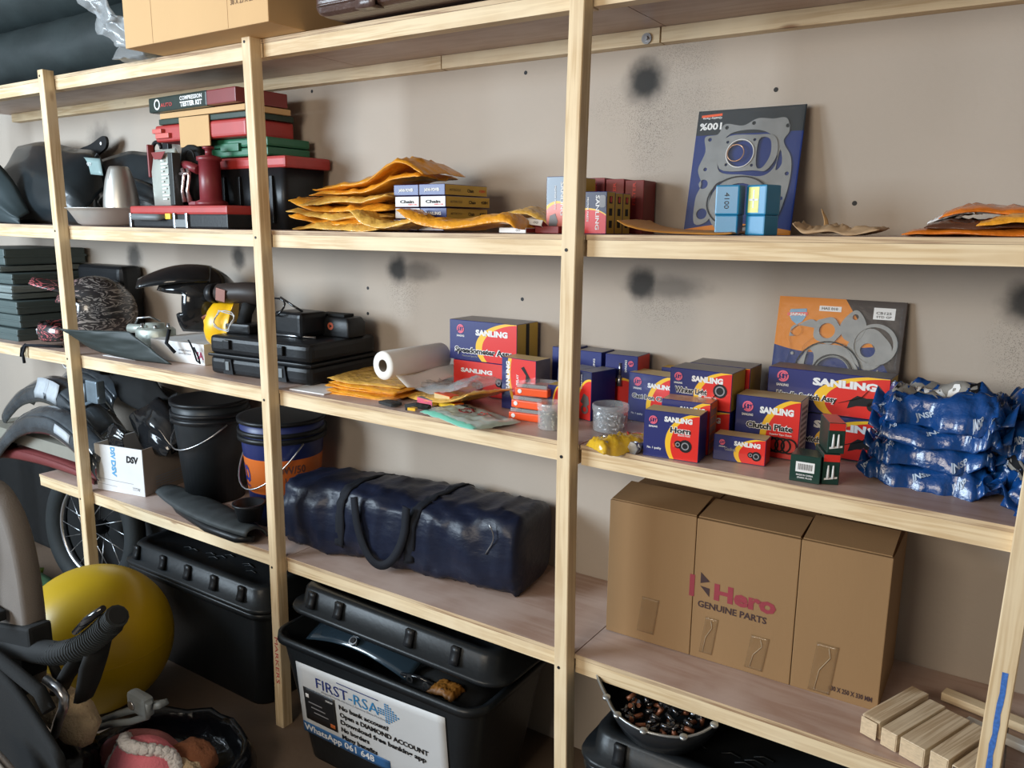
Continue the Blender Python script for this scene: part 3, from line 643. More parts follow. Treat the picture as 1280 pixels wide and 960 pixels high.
# ================================================================ soft packs
def lerp_pts(P, s):
    s = max(0., min(1., s))*(len(P)-1); i = min(int(s), len(P)-2); k = s-i
    a, b, c, d = P[max(0, i-1)], P[i], P[i+1], P[min(len(P)-1, i+2)]
    return tuple(.5*(2*b[q]+(c[q]-a[q])*k+(2*a[q]-5*b[q]+4*c[q]-d[q])*k*k+(3*b[q]-a[q]-3*c[q]+d[q])*k**3) for q in range(len(b)))
def env(u, v, p=3., q=.55):
    return max(0., (1-abs(2*u-1)**p))**q * max(0., (1-abs(2*v-1)**p))**q
def pack(bm, prof, y0, y1, th, seed, cr=.004, skew=0., n=26, m=16, mi=0, edge=.006, cs=9.):
    """cushion-like wrapper following the profile [(x,z)..] across the depth y0..y1; returns its top surface function"""
    def base(u, v):
        x, z = lerp_pts(prof, u); y = y0+(y1-y0)*v + skew*(u-.5)
        x += edge*fbm(v*5, seed, seed, 1.)*(abs(2*u-1)**4); y += edge*fbm(u*6, seed+3, seed, 1.)*(abs(2*v-1)**4)
        return x, y, z + cr*.8*fbm(u*2, v*2, seed*1.7, 1.6)
    def top(u, v):
        x, y, z = base(u, v); e = env(u, v); rg = (1-abs(fbm(u*1.6+v*.5, v*1.3, seed+9, cs*.55)))**4; return Vector((x, y, z+.0008+th*e+cr*(abs(fbm(u, v, seed, cs))+.7*rg)*(.25+e)))
    def bot(u, v):
        x, y, z = base(u, v); return Vector((x, y, z-th*.12*env(u, v)))
    A = [[bm.verts.new(top(i/n, j/m)) for j in range(m+1)] for i in range(n+1)]
    B = [[bm.verts.new(bot(i/n, j/m)) for j in range(m+1)] for i in range(n+1)]
    def q(*v):
        fc = bm.faces.new(v); fc.smooth = True; fc.material_index = mi
    for i in range(n):
        for j in range(m):
            q(A[i][j], A[i+1][j], A[i+1][j+1], A[i][j+1]); q(B[i][j], B[i][j+1], B[i+1][j+1], B[i+1][j])
    for i in range(n): q(A[i][0], B[i][0], B[i+1][0], A[i+1][0]); q(A[i][m], A[i+1][m], B[i+1][m], B[i][m])
    for j in range(m): q(A[0][j], A[0][j+1], B[0][j+1], B[0][j]); q(A[n][j], B[n][j], B[n][j+1], A[n][j+1])
    return top
def mailer(label, loc, rz, prof, dep, th, seed, m=ORG, cr=.004, group=None, cat='mailer', name='padded_mailer', skew=0.):
    t = thing(name, label, cat, loc, rz, group); bm = bm_(); top = pack(bm, prof, 0, dep, th, seed, cr, skew)
    part('wrapper', bm, m, t); return t, top

# --- shelf 2, middle bay: orange mailers
G = 'orange padded mailers piled left of the chain boxes'
b2 = 1.6805
spec = [  # label, profile, y, depth, th, material
 ('flattest orange mailer at the very bottom of the pile', [(-.93, 0), (-.75, .002), (-.55, 0)], .10, .22, .012, ORGC),
 ('orange mailer second from the bottom with a curled left corner', [(-.97, .045), (-.88, .022), (-.72, .016), (-.56, .018)], .13, .2, .012, ORG),
 ('see-through orange mailer in the middle of the pile', [(-.95, .052), (-.84, .036), (-.70, .034), (-.56, .036)], .12, .22, .012, ORGC),
 ('long orange mailer pointing left out of the pile', [(-1.0, .092), (-.88, .056), (-.70, .055), (-.56, .06)], .15, .2, .012, ORG),
 ('orange mailer third from the top of the pile', [(-.93, .075), (-.80, .078), (-.66, .080), (-.56, .10)], .14, .2, .012, ORGC),
 ('orange mailer second from the top, sloping up to the right', [(-.90, .105), (-.78, .104), (-.66, .115), (-.56, .150), (-.47, .150)], .17, .18, .012, ORG),
 ('topmost orange mailer, its right end peaking above the chain boxes', [(-.90, .122), (-.78, .124), (-.67, .138), (-.58, .176), (-.52, .188), (-.44, .160)], .16, .2, .012, ORG)]
for k, (lab, pr, y, dp, th, m) in enumerate(spec):
    mailer(lab, (0, y, b2), 0, pr, dp, th, 3.3*k+1, m, .010, G, skew=.02*((k % 3)-1))
for k, (x0, lab) in enumerate(((-.555, 'left stack'), (-.450, 'right stack'))):
    for j in range(4):
        wl = ('bottom', 'second', 'third', 'top')[j]
        navy = j in (3,) or (j == 1 and k)
        t = carton('chain_box', f'{wl} chain box in the {lab} beside the orange mailers', (x0+.004*((j*7) % 3-1), .165-.012*k+.004*(j % 2), b2+.002+.0325*j), (-3, -1, -4, -2)[j]+1, .094, .195, .030,
                   [BLUE, GOLD, BLUE if navy else WHITE, BLUE, CARD, BLUE if navy else GOLD], group='long chain boxes in two stacks')
        text(t, 'JAPAN POWER' if navy and j == 3 else 'SANLING' if navy else 'Chain', .02, .011, .008, WHITE if navy else BLK, wd=.055, bold=.04)
        if not navy: text(t, '428H-118L', .052, .005, .004, REDB, wd=.035)
        text(t, 'Chain', 0, 0, .009, BLK, wd=.03, fn=lambda a, b: Vector((.0946, .10+a, .010+b)))
        text(t, '428H', 0, 0, .008, ORED if j == 3 else BLK, wd=.03, fn=lambda a, b: Vector((.0946, .155+a, .011+b)))
        text(t, 'MOTORCYCLE', 0, 0, .006, mat('dim_print', (.30, .20, .05), .6), wd=.05, fn=lambda a, b: Vector((.0946, .02+a, .012+b)))
G = 'orange and clear bags lying in front of the chain boxes'
mailer('orange bag drooping in front of the right chain box stack', (0, .045, b2), 0, [(-.44, .055), (-.36, .018), (-.24, .010), (-.10, .026), (-.055, .010)], .10, .018, 41, ORG, .007, G)
mailer('clear and orange bag curled in front of the left chain box stack', (0, .05, b2), 0, [(-.62, .05), (-.56, .015), (-.46, .006), (-.38, .03)], .10, .012, 45, ORGC, .008, G)
mailer('crumpled orange bag poking out behind the white and red boxes', (0, .25, b2), 0, [(-.30, .01), (-.18, .05), (-.08, .02)], .12, .012, 49, ORGC, .006, G)
t = carton('small_box', 'thin white-edged box lying flat left of the middle post', (-.140, .10, b2), -4, .086, .09, .013, [WHITE, MAR, WHITE, WHITE, CARD, MAR], group='small red and white boxes')
text(t, 'OO', .055, .004, .006, GREYT)
t = carton('small_box', 'thin maroon box under the tilted one, left of the middle post', (-.050, .13, b2), 0, .07, .06, .018, [MAR, MAR, MAR, MAR, CARD, MAR], group='small red and white boxes')
t = carton('small_box', 'white-edged maroon box tilted up against the tall box', (-.100, .12, b2+.026), 0, .075, .08, .016, [WHITE, MAR, WHITE, WHITE, MAR, MAR], group='small red and white boxes', tilt=(-24, 6, 0))
text(t, 'OO', .05, .004, .006, GREYT)
for k in range(2):
    t = carton('parts_box', ('tall box with glare painted into its front, peeking out left of the middle post', 'tall navy and red box standing right of the middle post')[k], ((-.060, .016)[k], .20, b2), 0, (.074, .100)[k], (.13, .045)[k], (.143, .104)[k], [BLUE, GOLD, front_mat('tall%d' % k, cx=.45, cz=-.05, rx=.85, rz=.66 if k else .62, blue=((.22, .28, .36), (.02, .02, .06))[k], red=((.75, .22, .18), (.6, .02, .02))[k]), BLUE, CARD, BLUE], group='upright boxes either side of the middle post')  # left box: whitish reflection painted into its front colours
    text(t, 'SANLING', 0, 0, .010, WHITE, wd=.085, fn=lambda a, b: Vector((.044+b, -.0012, .130-a)) if not k else Vector((.070+b, -.0012, .095-a)))
    text(t, 'MOTOR PARTS', 0, 0, .005, WHITE, wd=.06, fn=lambda a, b: Vector((.025+b, -.0012, .120-a)) if not k else Vector((.045+b, -.0012, .090-a)))
    if not k:
        bm = bm_(); prism(bm, [(.008, .010), (.030, .008), (.036, .03), (.028, .05), (.012, .044)], -.0006, -.001); part('picture', bm, GREYT, t)
    else:
        bm = bm_(); prism(bm, rrect(.018, .03, .006, cx=.088, cy=.08), -.0006, -.001); part('picture', bm, GREYC, t)
for k in range(2):
    t = carton('parts_box', ('nearer', 'farther')[k]+' yellow-sided box behind the tall navy and red box', (.016, .2465+.0445*k, b2), 0, .100, .043, .102, [BLUE, GOLD, BLUE, BLUE, CARD, BLUE], group='yellow-sided boxes right of the middle post')
for k in range(3):
    tt = [o for o in bpy.data.objects if o.get('label', '').find('yellow-sided box') > 0 or o.get('label', '').startswith('tall navy and red box standing')][k]
    bm = bm_()
    for j in range(3): prism(bm, [(.014, .015+j*.03), (.030, .015+j*.03), (.030, .033+j*.03), (.014, .033+j*.03)], .1001, .1006, 'yz')
    part('print', bm, BLK, tt); bm = bm_(); prism(bm, [(.016+.006*math.cos(a*PI/6)+.006, .085+.008*math.sin(a*PI/6)) for a in range(12)], .1007, .101, 'yz'); part('emblem', bm, REDB, tt)
for k in range(3):
    t = carton('small_box', ('left', 'middle', 'right')[k]+' maroon box at the wall behind the yellow-sided boxes', (-.035+.056*k, .372+.004*k, b2), 4, .053, .09, .148-.004*k, [MAR]*6, group='maroon boxes standing at the wall')
    text(t, 'FILTER', 0, 0, .008, REDB, wd=.06, fn=lambda a, b: Vector((.03-b, -.0012, .075+a)))
# --- shelf 2, right bay
mailer('flat brown-orange envelope between the yellow-sided boxes and the gasket card', (0, .16, S(2, .3)+.0008), 0, [(.165, .032), (.20, .016), (.27, .004), (.40, .002), (.45, .004)], .20, .006, 61, mat('brown_envelope', (.55, .24, .04), .5, var=.2), .002, None, 'envelope', 'envelope')
for k in range(2):
    x, y, lab = ((.399, .190, 'left blue plastic tool tube with handwritten 4100'), (.462, .215, 'right blue plastic tool tube with yellow label'))[k]
    t = thing('drill_tube', lab, 'case', (x, y, S(2, .45)+.001), (4, -20)[k], 'square blue telescopic tubes')
    bm = bm_(); bx(bm, 0, .052, 0, .050, 0, .044, bev=.003); part('body', bm, TEAL, t)
    bm = bm_(); bx(bm, -.0015, .0535, -.0015, .0515, .044, .111, bev=.004); part('cap', bm, TEAL, t)
    if k == 0: text(t, '4100', 0, 0, .011, BLK, wd=.036, fn=lambda a, b: Vector((.022+b, -.0024, .092-a)) if 0 else Vector((.020+b, -.0024, .094-a)), bold=0)
    else:
        bm = bm_(); prism(bm, [(.006, .050), (.034, .050), (.034, .106), (.006, .106)], -.0016, -.002); part('sticker', bm, mat('yellow_label', (.70, .72, .16), .4, var=.3, ns=60), t)
        bm = bm_(); prism(bm, [(.018, .060), (.022, .060), (.022, .100), (.018, .100)], -.0021, -.0024); prism(bm, [(.008, .076), (.032, .076), (.032, .080), (.008, .080)], -.0021, -.0024); part('print', bm, WHITE, t)
t, _ = mailer('torn scraps of brown paper packing right of the gasket card', (0, .15, S(2, .65)+.0008), 0, [(.585, .022), (.61, .004), (.66, .010), (.70, .003), (.757, .014)], .12, .004, 71, mat('brown_paper', (.45, .30, .17), .7, var=.3, ns=30), .008, None, 'paper', 'packing_paper')
bm = bm_(); sheet(bm, lambda a, b: (.628+.006*math.sin(b*4)+.012*a*(1-b)+.004*b, .06+.01*a, .004+.052*b), 3, 8, .0006); part('paper_strip', bm, CARD_L, t)
G = 'crumpled orange mailers at the right end'
PO = mat('burnt_orange_mailer', (.66, .17, .015), .25, var=.4, ns=26, bump=.4, bs=45, coat=.4)
DK = mat('dark_print_bag', (.09, .035, .02), .25, var=.6, ns=20, bump=.4, bs=40, coat=.5)
for k, (lab, pr, y, th, m) in enumerate((
  ('bottom brown-orange mailer of the right-hand pile', [(.80, .0), (.90, .002), (1.02, .002), (1.14, 0)], .14, .012, PO),
  ('dark printed bag in the middle of the right-hand pile', [(.84, .014), (.92, .014), (1.02, .018), (1.15, .016)], .13, .014, DK),
  ('white-edged bag at the left slope of the right-hand pile', [(.84, .022), (.885, .040), (.92, .044)], .17, .006, WHITE),
  ('orange mailer on top of the right-hand pile', [(.86, .030), (.90, .046), (.98, .040), (1.08, .034), (1.18, .030)], .16, .010, PO),
  ('brightest orange mailer at the far right end', [(.93, .018), (1.0, .026), (1.10, .022), (1.22, .022)], .10, .012, ORG))):
    mailer(lab, (0, y, S(2, 1.)+.001), 0, pr, .2, th, 81+k*4, m, .006, G)

# ================================================================ shelf 3, middle bay
b3 = lambda x: S(3, x)+.0008
G = 'flat mailers left of the paper roll'
for k in range(5):
    mailer(('bottom', 'second', 'third', 'fourth', 'topmost')[k]+' flat orange mailer in the neat stack right of the black case', (-.80+.012*(k % 2), .088+.006*k, b3(-.7)+.0085*k), (4, -2, 6, 1, 8)[k], [(0, .002*k), (.06, 0), (.17, 0), (.27, .0)], .24, .007, 101+3*k, ORGC if k == 4 else ORG, .002, G)
t = thing('paper_roll', 'white paper roll with cardboard core lying on the flat mailers', 'paper roll', (-.585, .135, b3(-.6)+.073+.012)); t.rotation_euler = (0, 0, math.radians(-6))
bm = bm_(); A = []; n = 32
def ringy(rr, y): return [(rr*math.cos(2*PI*i/n), y, rr*math.sin(2*PI*i/n)) for i in range(n)]
loft(bm, [ringy(.019, .25), ringy(.043, .25), ringy(.044, .248), ringy(.044, .006), ringy(.0425, 0), ringy(.028, 0), ringy(.019, .0)], caps=False); part('paper', bm, OFFW, t)
bm = bm_(); loft(bm, [ringy(.0188, .249), ringy(.0188, .001), ringy(.0168, .001), ringy(.0168, .249)], caps=False); part('core', bm, mat('core_card', (.10, .075, .055), .8), t, 'brown cardboard core')
t.location.z = b3(-.6)+.101; 
bm = bm_(); sheet(bm, lambda a, b: (.035+.05*a, .02+.26*b, -.028-.030*a-.006*math.sin(6*b)), 6, 10, .0006); part('loose_sheet', bm, OFFW, t)
mailer('large clear bag of parts between the paper roll and the Speedometer box', (-.555, .215, b3(-.4)), -16, [(0, .03), (.07, .02), (.16, .028), (.24, .055), (.30, .075)], .13, .022, 121, FILMB, .010, 'clear parts bags by the paper roll', 'bag', 'clear_bag')
mailer('orange-edged clear mailer under the large clear bag of parts', (-.535, .175, b3(-.4)), -16, [(0, .01), (.10, .008), (.22, .025), (.31, .060)], .17, .010, 125, ORGC, .006, 'clear parts bags by the paper roll', 'bag', 'clear_bag')
t, tp = mailer('small zip bag with a black part at the shelf edge below the paper roll', (-.565, .055, b3(-.5)), -12, [(0, 0), (.05, .0), (.11, .0)], .075, .014, 131, FILM, .006, 'small zip bags at the shelf edge', 'bag', 'zip_bag')
bm = bm_(); bx(bm, .02, .085, .015, .055, .002, .012, bev=.004); part('black_part', bm, BLACKM, t)
t, tp = mailer('small zip bag with yellow and black parts left of the green bag', (-.445, .040, b3(-.4)), -8, [(0, 0), (.05, .0), (.10, .0)], .09, .018, 135, FILM, .007, 'small zip bags at the shelf edge', 'bag', 'zip_bag')
bm = bm_(); tube(bm, [(.010, .02, .008), (.030, .045, .013), (.075, .055, .012)], .009, 8); part('black_part', bm, BLACKM, t)
bm = bm_(); prism(bm, [(.030, .012), (.055, .018), (.048, .034), (.034, .030)], .004, .012, 'xy'); part('yellow_part', bm, YELH, t)
for k in range(3):
    t = carton('fuse_box', ('purple and yellow', 'red and yellow', 'orange')[k]+' small parts box behind the zip bags', ((-.470, -.440, -.405)[k], .155, b3(-.4)+.0205*(k == 2)), -14, .075, .035, .018, [[GREYC, YELP, PINK, GREYC, GREYC, GREYC], [YELP, ORED, YELP, GREYC, GREYC, ORED], [ORED, ORED, GOLDL, GREYC, GREYC, ORED]][k], group='small fuse boxes')
    if k == 1: t.location.x = -.388
# green transparent bag with the swirl emblem
t = thing('green_bag', 'flat pale green plastic bag with a red swirl, hanging over the shelf edge', 'bag', (-.375, .055, b3(-.2)+.002)); t.rotation_euler = (0, 0, math.radians(-19))
GRB = mat('green_bag_plastic', (.50, .60, .54), .25, var=.12, ns=8, bump=.3, bs=24, coat=.5, alpha=.9)
bm = bm_(); gtop = pack(bm, [(0, 0), (.08, .002), (.18, .001), (.265, .004)], 0, .155, .012, 141, .004); part('wrapper', bm, GRB, t)
bm = bm_(); sheet(bm, lambda a, b: gtop(.01+.97*a, .0+.09*b)+Vector((0, -.001, .0008)), 20, 3); part('seam', bm, mat('green_seam', (.18, .55, .42), .3, coat=.4), t, 'bright green sealed edge')
def onG(a, b): v = gtop(a/.265, b/.155); return v+Vector((0, 0, .0012))
text(t, 'SANLING', .055, .105, .014, BLK, wd=.06, fn=onG, bold=.03); text(t, 'MADE IN', .150, .100, .010, REDB, wd=.045, fn=onG); text(t, 'CHINA', .155, .080, .010, REDB, wd=.035, fn=onG)
for (r1, a0, a1, cx, cy) in ((.020, .4, 3.4, .115, .085), (.020, 3.7, 6.4, .115, .085), (.010, .2, 4., .117, .091), (.010, 3.3, 7.1, .114, .078)):
    bm = bm_(); pts = [onG(cx+r1*math.cos(a0+(a1-a0)*i/14), cy+r1*math.sin(a0+(a1-a0)*i/14)) for i in range(15)]; tube(bm, pts, .0022, 5, flat=.4); part('emblem', bm, MAR, t)
t = thing('brown_label', 'corner of brown card under the green bag at the shelf edge', 'card', (-.245, .034, b3(-.2)), -40)
bm = bm_(); bx(bm, 0, .06, 0, .05, 0, .0008); part('card', bm, GOLDL, t)
# jars
def jar(lab, x, y, rr, h_, fill, seed):
    t = thing('plastic_jar', lab, 'jar', (x, y, b3(x)), 0, 'clear round jars')
    bm = bm_(); lathe(bm, [(rr*.93, 0), (rr*.98, .003), (rr, h_*.72), (rr*.97, h_*.78)], n=30); part('jar_body', bm, CLEAR, t)
    bm = bm_(); lathe(bm, [(rr*1.03, h_*.76), (rr*1.05, h_*.78), (rr*1.05, h_*.97), (rr*1.0, h_), (rr*.9, h_*.985), (.0001, h_*.985)], n=30); part('lid', bm, CLEAR, t)
    rnd = random.Random(seed); bm = bm_()
    for i in range(70):
        a = rnd.uniform(0, 2*PI); q = rr*.72*math.sqrt(rnd.random()); z = rnd.uniform(.006, h_*.62)
        d = Vector((rnd.uniform(-1, 1), rnd.uniform(-1, 1), rnd.uniform(-.7, .7))).normalized()*rr*.22; c = Vector((q*math.cos(a), q*math.sin(a), z))
        cyl(bm, c-d, c+d, rr*.065, n=6, mi=0); cyl(bm, c+d, c+d*1.3, rr*.12, n=6, mi=0)
    part('bolts', bm, fill, t, kind='stuff'); return t
jar('clear jar of dark screws half hidden by the middle post', .008, .135, .037, .070, mat('brass_screws', (.30, .27, .20), .3, metal=.8, var=.7, ns=50), 3)
jar('clear jar of silver screws right of the middle post', .140, .212, .046, .070, mat('zinc_screws', (.55, .55, .56), .35, metal=.5, var=.4, ns=60), 5)
# yellow bag with bolts
YB = mat('yellow_bag_plastic', (.86, .52, .03), .22, var=.2, ns=20, bump=.4, bs=40, coat=.6, alpha=.82)
t = thing('yellow_bag', 'yellow plastic bag of chrome parts at the shelf edge by the middle post', 'bag', (.235, .060, b3(.23))); t.rotation_euler = (0, 0, math.radians(58))
bm = bm_(); yt = pack(bm, [(-.062, .004), (-.03, 0), (.03, 0), (.10, .006)], -.042, .042, .026, 151, .007); part('wrapper', bm, YB, t)
bm = bm_()
for i in range(9):
    rnd = random.Random(i+20); c = Vector((rnd.uniform(-.045, .02), rnd.uniform(-.022, .022), .012+rnd.random()*.018)); d = Vector((rnd.uniform(-1, 1), rnd.uniform(-1, 1), rnd.uniform(-.2, .2))).normalized()*.010
    cyl(bm, c-d, c+d, .007, .005, n=8)
part('chrome_parts', bm, mat('chrome', (.75, .72, .72), .15, metal=.9), t, kind='stuff')
def onY(a, b): v = yt((a+.062)/.162, (b+.042)/.084); return v+Vector((0, 0, .0012))
bm = bm_(); tube(bm, [onY(.060+.013*math.cos(a), .0+.013*math.sin(a)) for a in [i*.32 for i in range(14)]], .0016, 5, flat=.4); part('emblem', bm, REDB, t)
t = thing('bolt', 'chrome hex bolt lying against the Horn box', 'bolt', (.286, .040, b3(.29)+.0145), 72)
bm = bm_(); cyl(bm, (0, 0, 0), (.010, 0, 0), .0155, n=6); cyl(bm, (.010, 0, 0), (.014, 0, 0), .0145, n=20); part('head', bm, STEEL, t)
bm = bm_(); cyl(bm, (.014, 0, 0), (.060, 0, 0), .009, n=14); part('shank', bm, STEEL, t)
# blue wrapped parcels
PWH = mat('print_pale', (.42, .50, .62), .4)
def parcel(lab, loc, rz, w_, d_, h_, seed, window=True, cap='SWAP', tilt=(0, 0), wm=None):
    t = thing('blue_parcel', lab, 'bag', loc, 0, 'glossy blue wrapped parts'); t.rotation_euler = (math.radians(tilt[0]), math.radians(tilt[1]), math.radians(rz))
    bm = bm_(); tp = pack(bm, [(-w_/2, .012), (-w_*.3, .0), (w_*.3, .0), (w_/2, .018)], -d_/2, d_/2, h_*.8, seed, .020, n=38, m=28, edge=.035, cs=4.2); part('wrapper', bm, BLUEBAG, t)
    for sx in (-1, 1):   # twisted end fins
        bm = bm_(); sheet(bm, lambda a, b: (sx*(w_/2+.030*a-.01), -d_*.42+d_*.84*b*(1-.2*a)+.01*a, .016+.020*a*math.sin(7*b+seed)+.02*a), 6, 14, .0008); part('end_fin', bm, BLUEBAG, t)
    def on(a, b, dz=.0016): v = tp((a+w_/2)/w_, (b+d_/2)/d_); return v+Vector((0, -.0008, dz))
    rnd = random.Random(seed)
    for i in range(5):
        for j in range(3):
            a = -w_*.42+w_*.18*i+rnd.uniform(-.01, .01); b = -d_*.46+d_*.3*j+rnd.uniform(-.008, .008)
            if window and -w_*.30 < a < w_*.12 and b > -d_*.26: continue
            text(t, 'JNSP', a, b, .006, PWH, wd=.018, rot=.35, fn=on, bold=.03)
    if window:
        bm = bm_(); sheet(bm, lambda a, b: on(-w_*.34+w_*.46*a, -d_*.24+d_*.62*b, .001), 14, 10); part('window', bm, wm or PARTW, t, 'clear window over a grey part' if not wm else 'silvery clear band')
        if wm: return t
        text(t, cap, -w_*.20, -d_*.02, .020, WHITE, wd=.055, fn=lambda a, b: on(a, b, .003), bold=.04)
        for (a0) in (-w_*.31, w_*.08):
            bm = bm_(); sheet(bm, lambda a, b: on(a0+.010*a, -d_*.16+d_*.4*b, .0025), 3, 8); part('print', bm, BLK, t)
    return t
zz = S(3, .9)+.003
parcel('lowest blue parcel in the left stack, beside the slim spark plug boxes', (.895, .235, zz), -4, .235, .16, .045, 201, False)
parcel('third blue parcel from the top in the left stack', (.890, .245, zz+.045), 3, .225, .16, .048, 207, False)
parcel('second blue parcel from the top with a silvery band, left stack', (.900, .240, zz+.092), -3, .225, .16, .048, 213, True, wm=FILMB)
parcel('top blue parcel with a grey windowed part, left stack', (.905, .245, zz+.140), -6, .225, .165, .050, 219, True, tilt=(6, 0))
parcel('bottom blue parcel in the stack at the right end', (1.118, .230, zz), 30, .22, .17, .075, 225, True, 'JNSP', tilt=(10, 0))
parcel('middle blue parcel in the stack at the right end', (1.130, .255, zz+.085), -14, .24, .17, .065, 231, False)
parcel('top blue parcel with window in the stack at the right end', (1.150, .260, zz+.152), -30, .24, .17, .055, 237, True, 'SWAP')
mailer('dark transparent blue bag tucked behind the red boxes', (0, .19, zz), 0, [(.775, .0), (.79, .03), (.80, .05)], .10, .02, 243, mat('dark_blue_film', (.01, .03, .10), .2, coat=.6, bump=.4, bs=30), .006, None, 'bag', 'film_bag')

# ================================================================ shelf 3, left bay: black case with tools
t = thing('tool_case', 'large black plastic tool case behind the second post', 'case', (-1.358, .090, S(3, -1.1)+.001), 4)
bm = bm_(); bx(bm, 0, .475, 0, .33, 0, .064, bev=.020, seg=3); part('lower_shell', bm, BLACKP, t)
bm = bm_(); bx(bm, .001, .474, .001, .329, .070, .136, bev=.020, seg=3); part('upper_shell', bm, BLACKP, t)
bm = bm_(); bx(bm, -.003, .478, -.003, .333, .062, .072, bev=.003); part('rim', bm, BLACKP, t)
for xx in (.085, .335):
    bm = bm_(); bx(bm, xx-.004, xx+.026, -.010, .004, .092, .124, bev=.003); part('catch', bm, BLACKP, t)
    bm = bm_(); prism(bm, [(xx-.012, .006), (xx+.036, .006), (xx+.028, .058), (xx-.002, .058)], .002, -.006); part('latch', bm, BLACKP, t)
    bm = bm_(); bx(bm, xx+.004, xx+.020, -.0095, -.006, .020, .050, bev=.001); part('latch_insert', bm, GREYP, t, 'pale grey latch plate')
for xx in (.10, .35):
    bm = bm_(); bx(bm, xx, xx+.02, -.002, .006, .118, .150-.015, bev=.002)
    bm.free()
CZ = S(3, -1.1)+.1378
t = thing('cordless_drill', 'black cordless drill lying on the black tool case', 'drill', (-1.285, .19, CZ), 10)
bm = bm_(); tube(bm, [(-.115, 0, .135), (-.105, 0, .135), (-.06, 0, .137), (0, .005, .140), (.06, .01, .138), (.085, .012, .136)], [.026, .034, .036, .038, .040, .030], 14); part('motor_body', bm, mat('drill_brown', (.035, .027, .024), .45), t)
bm = bm_(); tube(bm, [(-.155, 0, .132), (-.150, 0, .132), (-.118, 0, .135)], [.024, .033, .036], 14); part('chuck', bm, BLACKP, t)
bm = bm_(); tube(bm, [(.02, .01, .11), (.0, .01, .07), (-.015, .01, .03)], [.026, .022, .026], 10); part('grip', bm, BLACKM, t)
bm = bm_(); bx(bm, -.06, .05, -.035, .05, .0, .035, bev=.008); part('battery_foot', bm, BLACKP, t)
bm = bm_(); prism(bm, [(-.09, .115), (-.05, .108), (-.045, .150), (-.085, .158)], -.036, -.040); part('orange_panel', bm, mat('drill_orange', (.22, .06, .03), .5), t)
bm = bm_(); cyl(bm, (-.165, -.03, .045), (-.12, -.01, .075), .006, n=8); part('bit', bm, mat('copper_bit', (.20, .06, .03), .4), t)
t = thing('charger', 'black battery charger with a loop of cable behind the second post', 'charger', (-1.165, .215, CZ), -4)
bm = bm_(); bx(bm, 0, .15, 0, .12, 0, .085, bev=.018, seg=3); part('body', bm, BLACKP, t)
bm = bm_(); tube(bm, [(.05+.045*math.cos(a)-.02, -.01+.012*math.sin(a*2), .10+.030*math.sin(a)) for a in [i*.42 for i in range(16)]], .0035, 6); tube(bm, [(.02, .02, .13), (.07, .03, .105), (.11, .04, .086)], .004, 6); part('cable', bm, BLACKG, t)
t = thing('cable', 'pale looped cable hanging in front of the drill', 'cable', (-1.30, .115, CZ+.05))
bm = bm_(); tube(bm, [(.05*math.cos(a), .01*math.sin(3*a), .035*math.sin(a)+.005*math.sin(2.3*a)) for a in [i*.40 for i in range(34)]], .0022, 6); part('wire', bm, mat('pale_wire', (.5, .5, .5), .4), t)
t = thing('battery', 'black cordless tool battery with round orange logo on the case', 'battery', (-1.075, .300, CZ), 3)
bm = bm_(); loft(bm, [[(x, y, z) for x, y in rrect(w_, d_, .008, 3, .088, .045)] for w_, d_, z in ((.172, .088, 0), (.176, .09, .004), (.176, .09, .048), (.160, .08, .062), (.150, .075, .066))]); part('body', bm, BLACKP, t)
bm = bm_(); bx(bm, .02, .14, .02, .07, .066, .076, bev=.003); part('rail', bm, BLACKM, t)
bm = bm_(); prism(bm, disc(.095, .036, .013), -.0003, -.0012); part('emblem', bm, mat('logo_orange', (.55, .12, .06), .5), t); bm = bm_(); prism(bm, [(.091, .030), (.103, .036), (.091, .042)], -.0013, -.0016); part('print', bm, BLACKP, t)
text(t, 'BATTERY', .020, .020, .006, GREYT, wd=.045)
t = thing('driver_bit', 'long thin metal bar lying on the black case by the battery', 'tool', (-1.16, .20, CZ+.0045), 8)
bm = bm_(); cyl(bm, (0, 0, 0), (.19, 0, 0), .004, n=8); part('bar', bm, STEEL, t)
t = thing('white_envelope', 'white paper sticking out from under the black case', 'envelope', (-.915, .058, S(3, -.9)+.0006), 2)
bm = bm_(); bx(bm, 0, .15, 0, .12, 0, .003); part('paper', bm, WHITE, t)
# ================================================================ shelf 2, left bays
b2f = lambda x: S(2, x)+.0008
t = thing('storage_tote', 'black tote with red lid at the back of the upper shelf, behind the red jack', 'tote', (-1.615, .262, b2f(-1.4)), 0)
bm = bm_(); loft(bm, [[(x, y, z) for x, y in rrect(w_, d_, .02, 3, .25, .10)] for w_, d_, z in ((.42, .17, 0), (.46, .195, .21))]); part('bin', bm, BLACKP, t)
bm = bm_(); bx(bm, .005, .495, -.004, .204, .205, .245, bev=.010); part('lid', bm, RED, t)
bm = bm_()
for k in range(5): bx(bm, .07+k*.085, .085+k*.085, -.0045, .006, .02, .18, bev=.002)
part('rib', bm, BLACKP, t, kind='stuff')
t = thing('tool_case', 'green plastic case on the red tote lid', 'case', (-1.56, .255, b2f(-1.4)+.247))
bm = bm_(); bx(bm, 0, .36, 0, .19, 0, .029, bev=.006); part('lower_shell', bm, GREEN, t); bm = bm_(); bx(bm, 0, .36, 0, .19, .031, .062, bev=.008); part('upper_shell', bm, GREEN, t)
bm = bm_(); bx(bm, .12, .22, -.010, .004, .018, .046, bev=.003); part('latch', bm, GREEN, t)
t = thing('tool_case', 'red plastic case above the green one, with step-shaped latches', 'case', (-1.775, .215, b2f(-1.4)+.3095))
bm = bm_(); bx(bm, 0, .52, 0, .21, 0, .060, bev=.012, seg=3); part('shell', bm, RED, t)
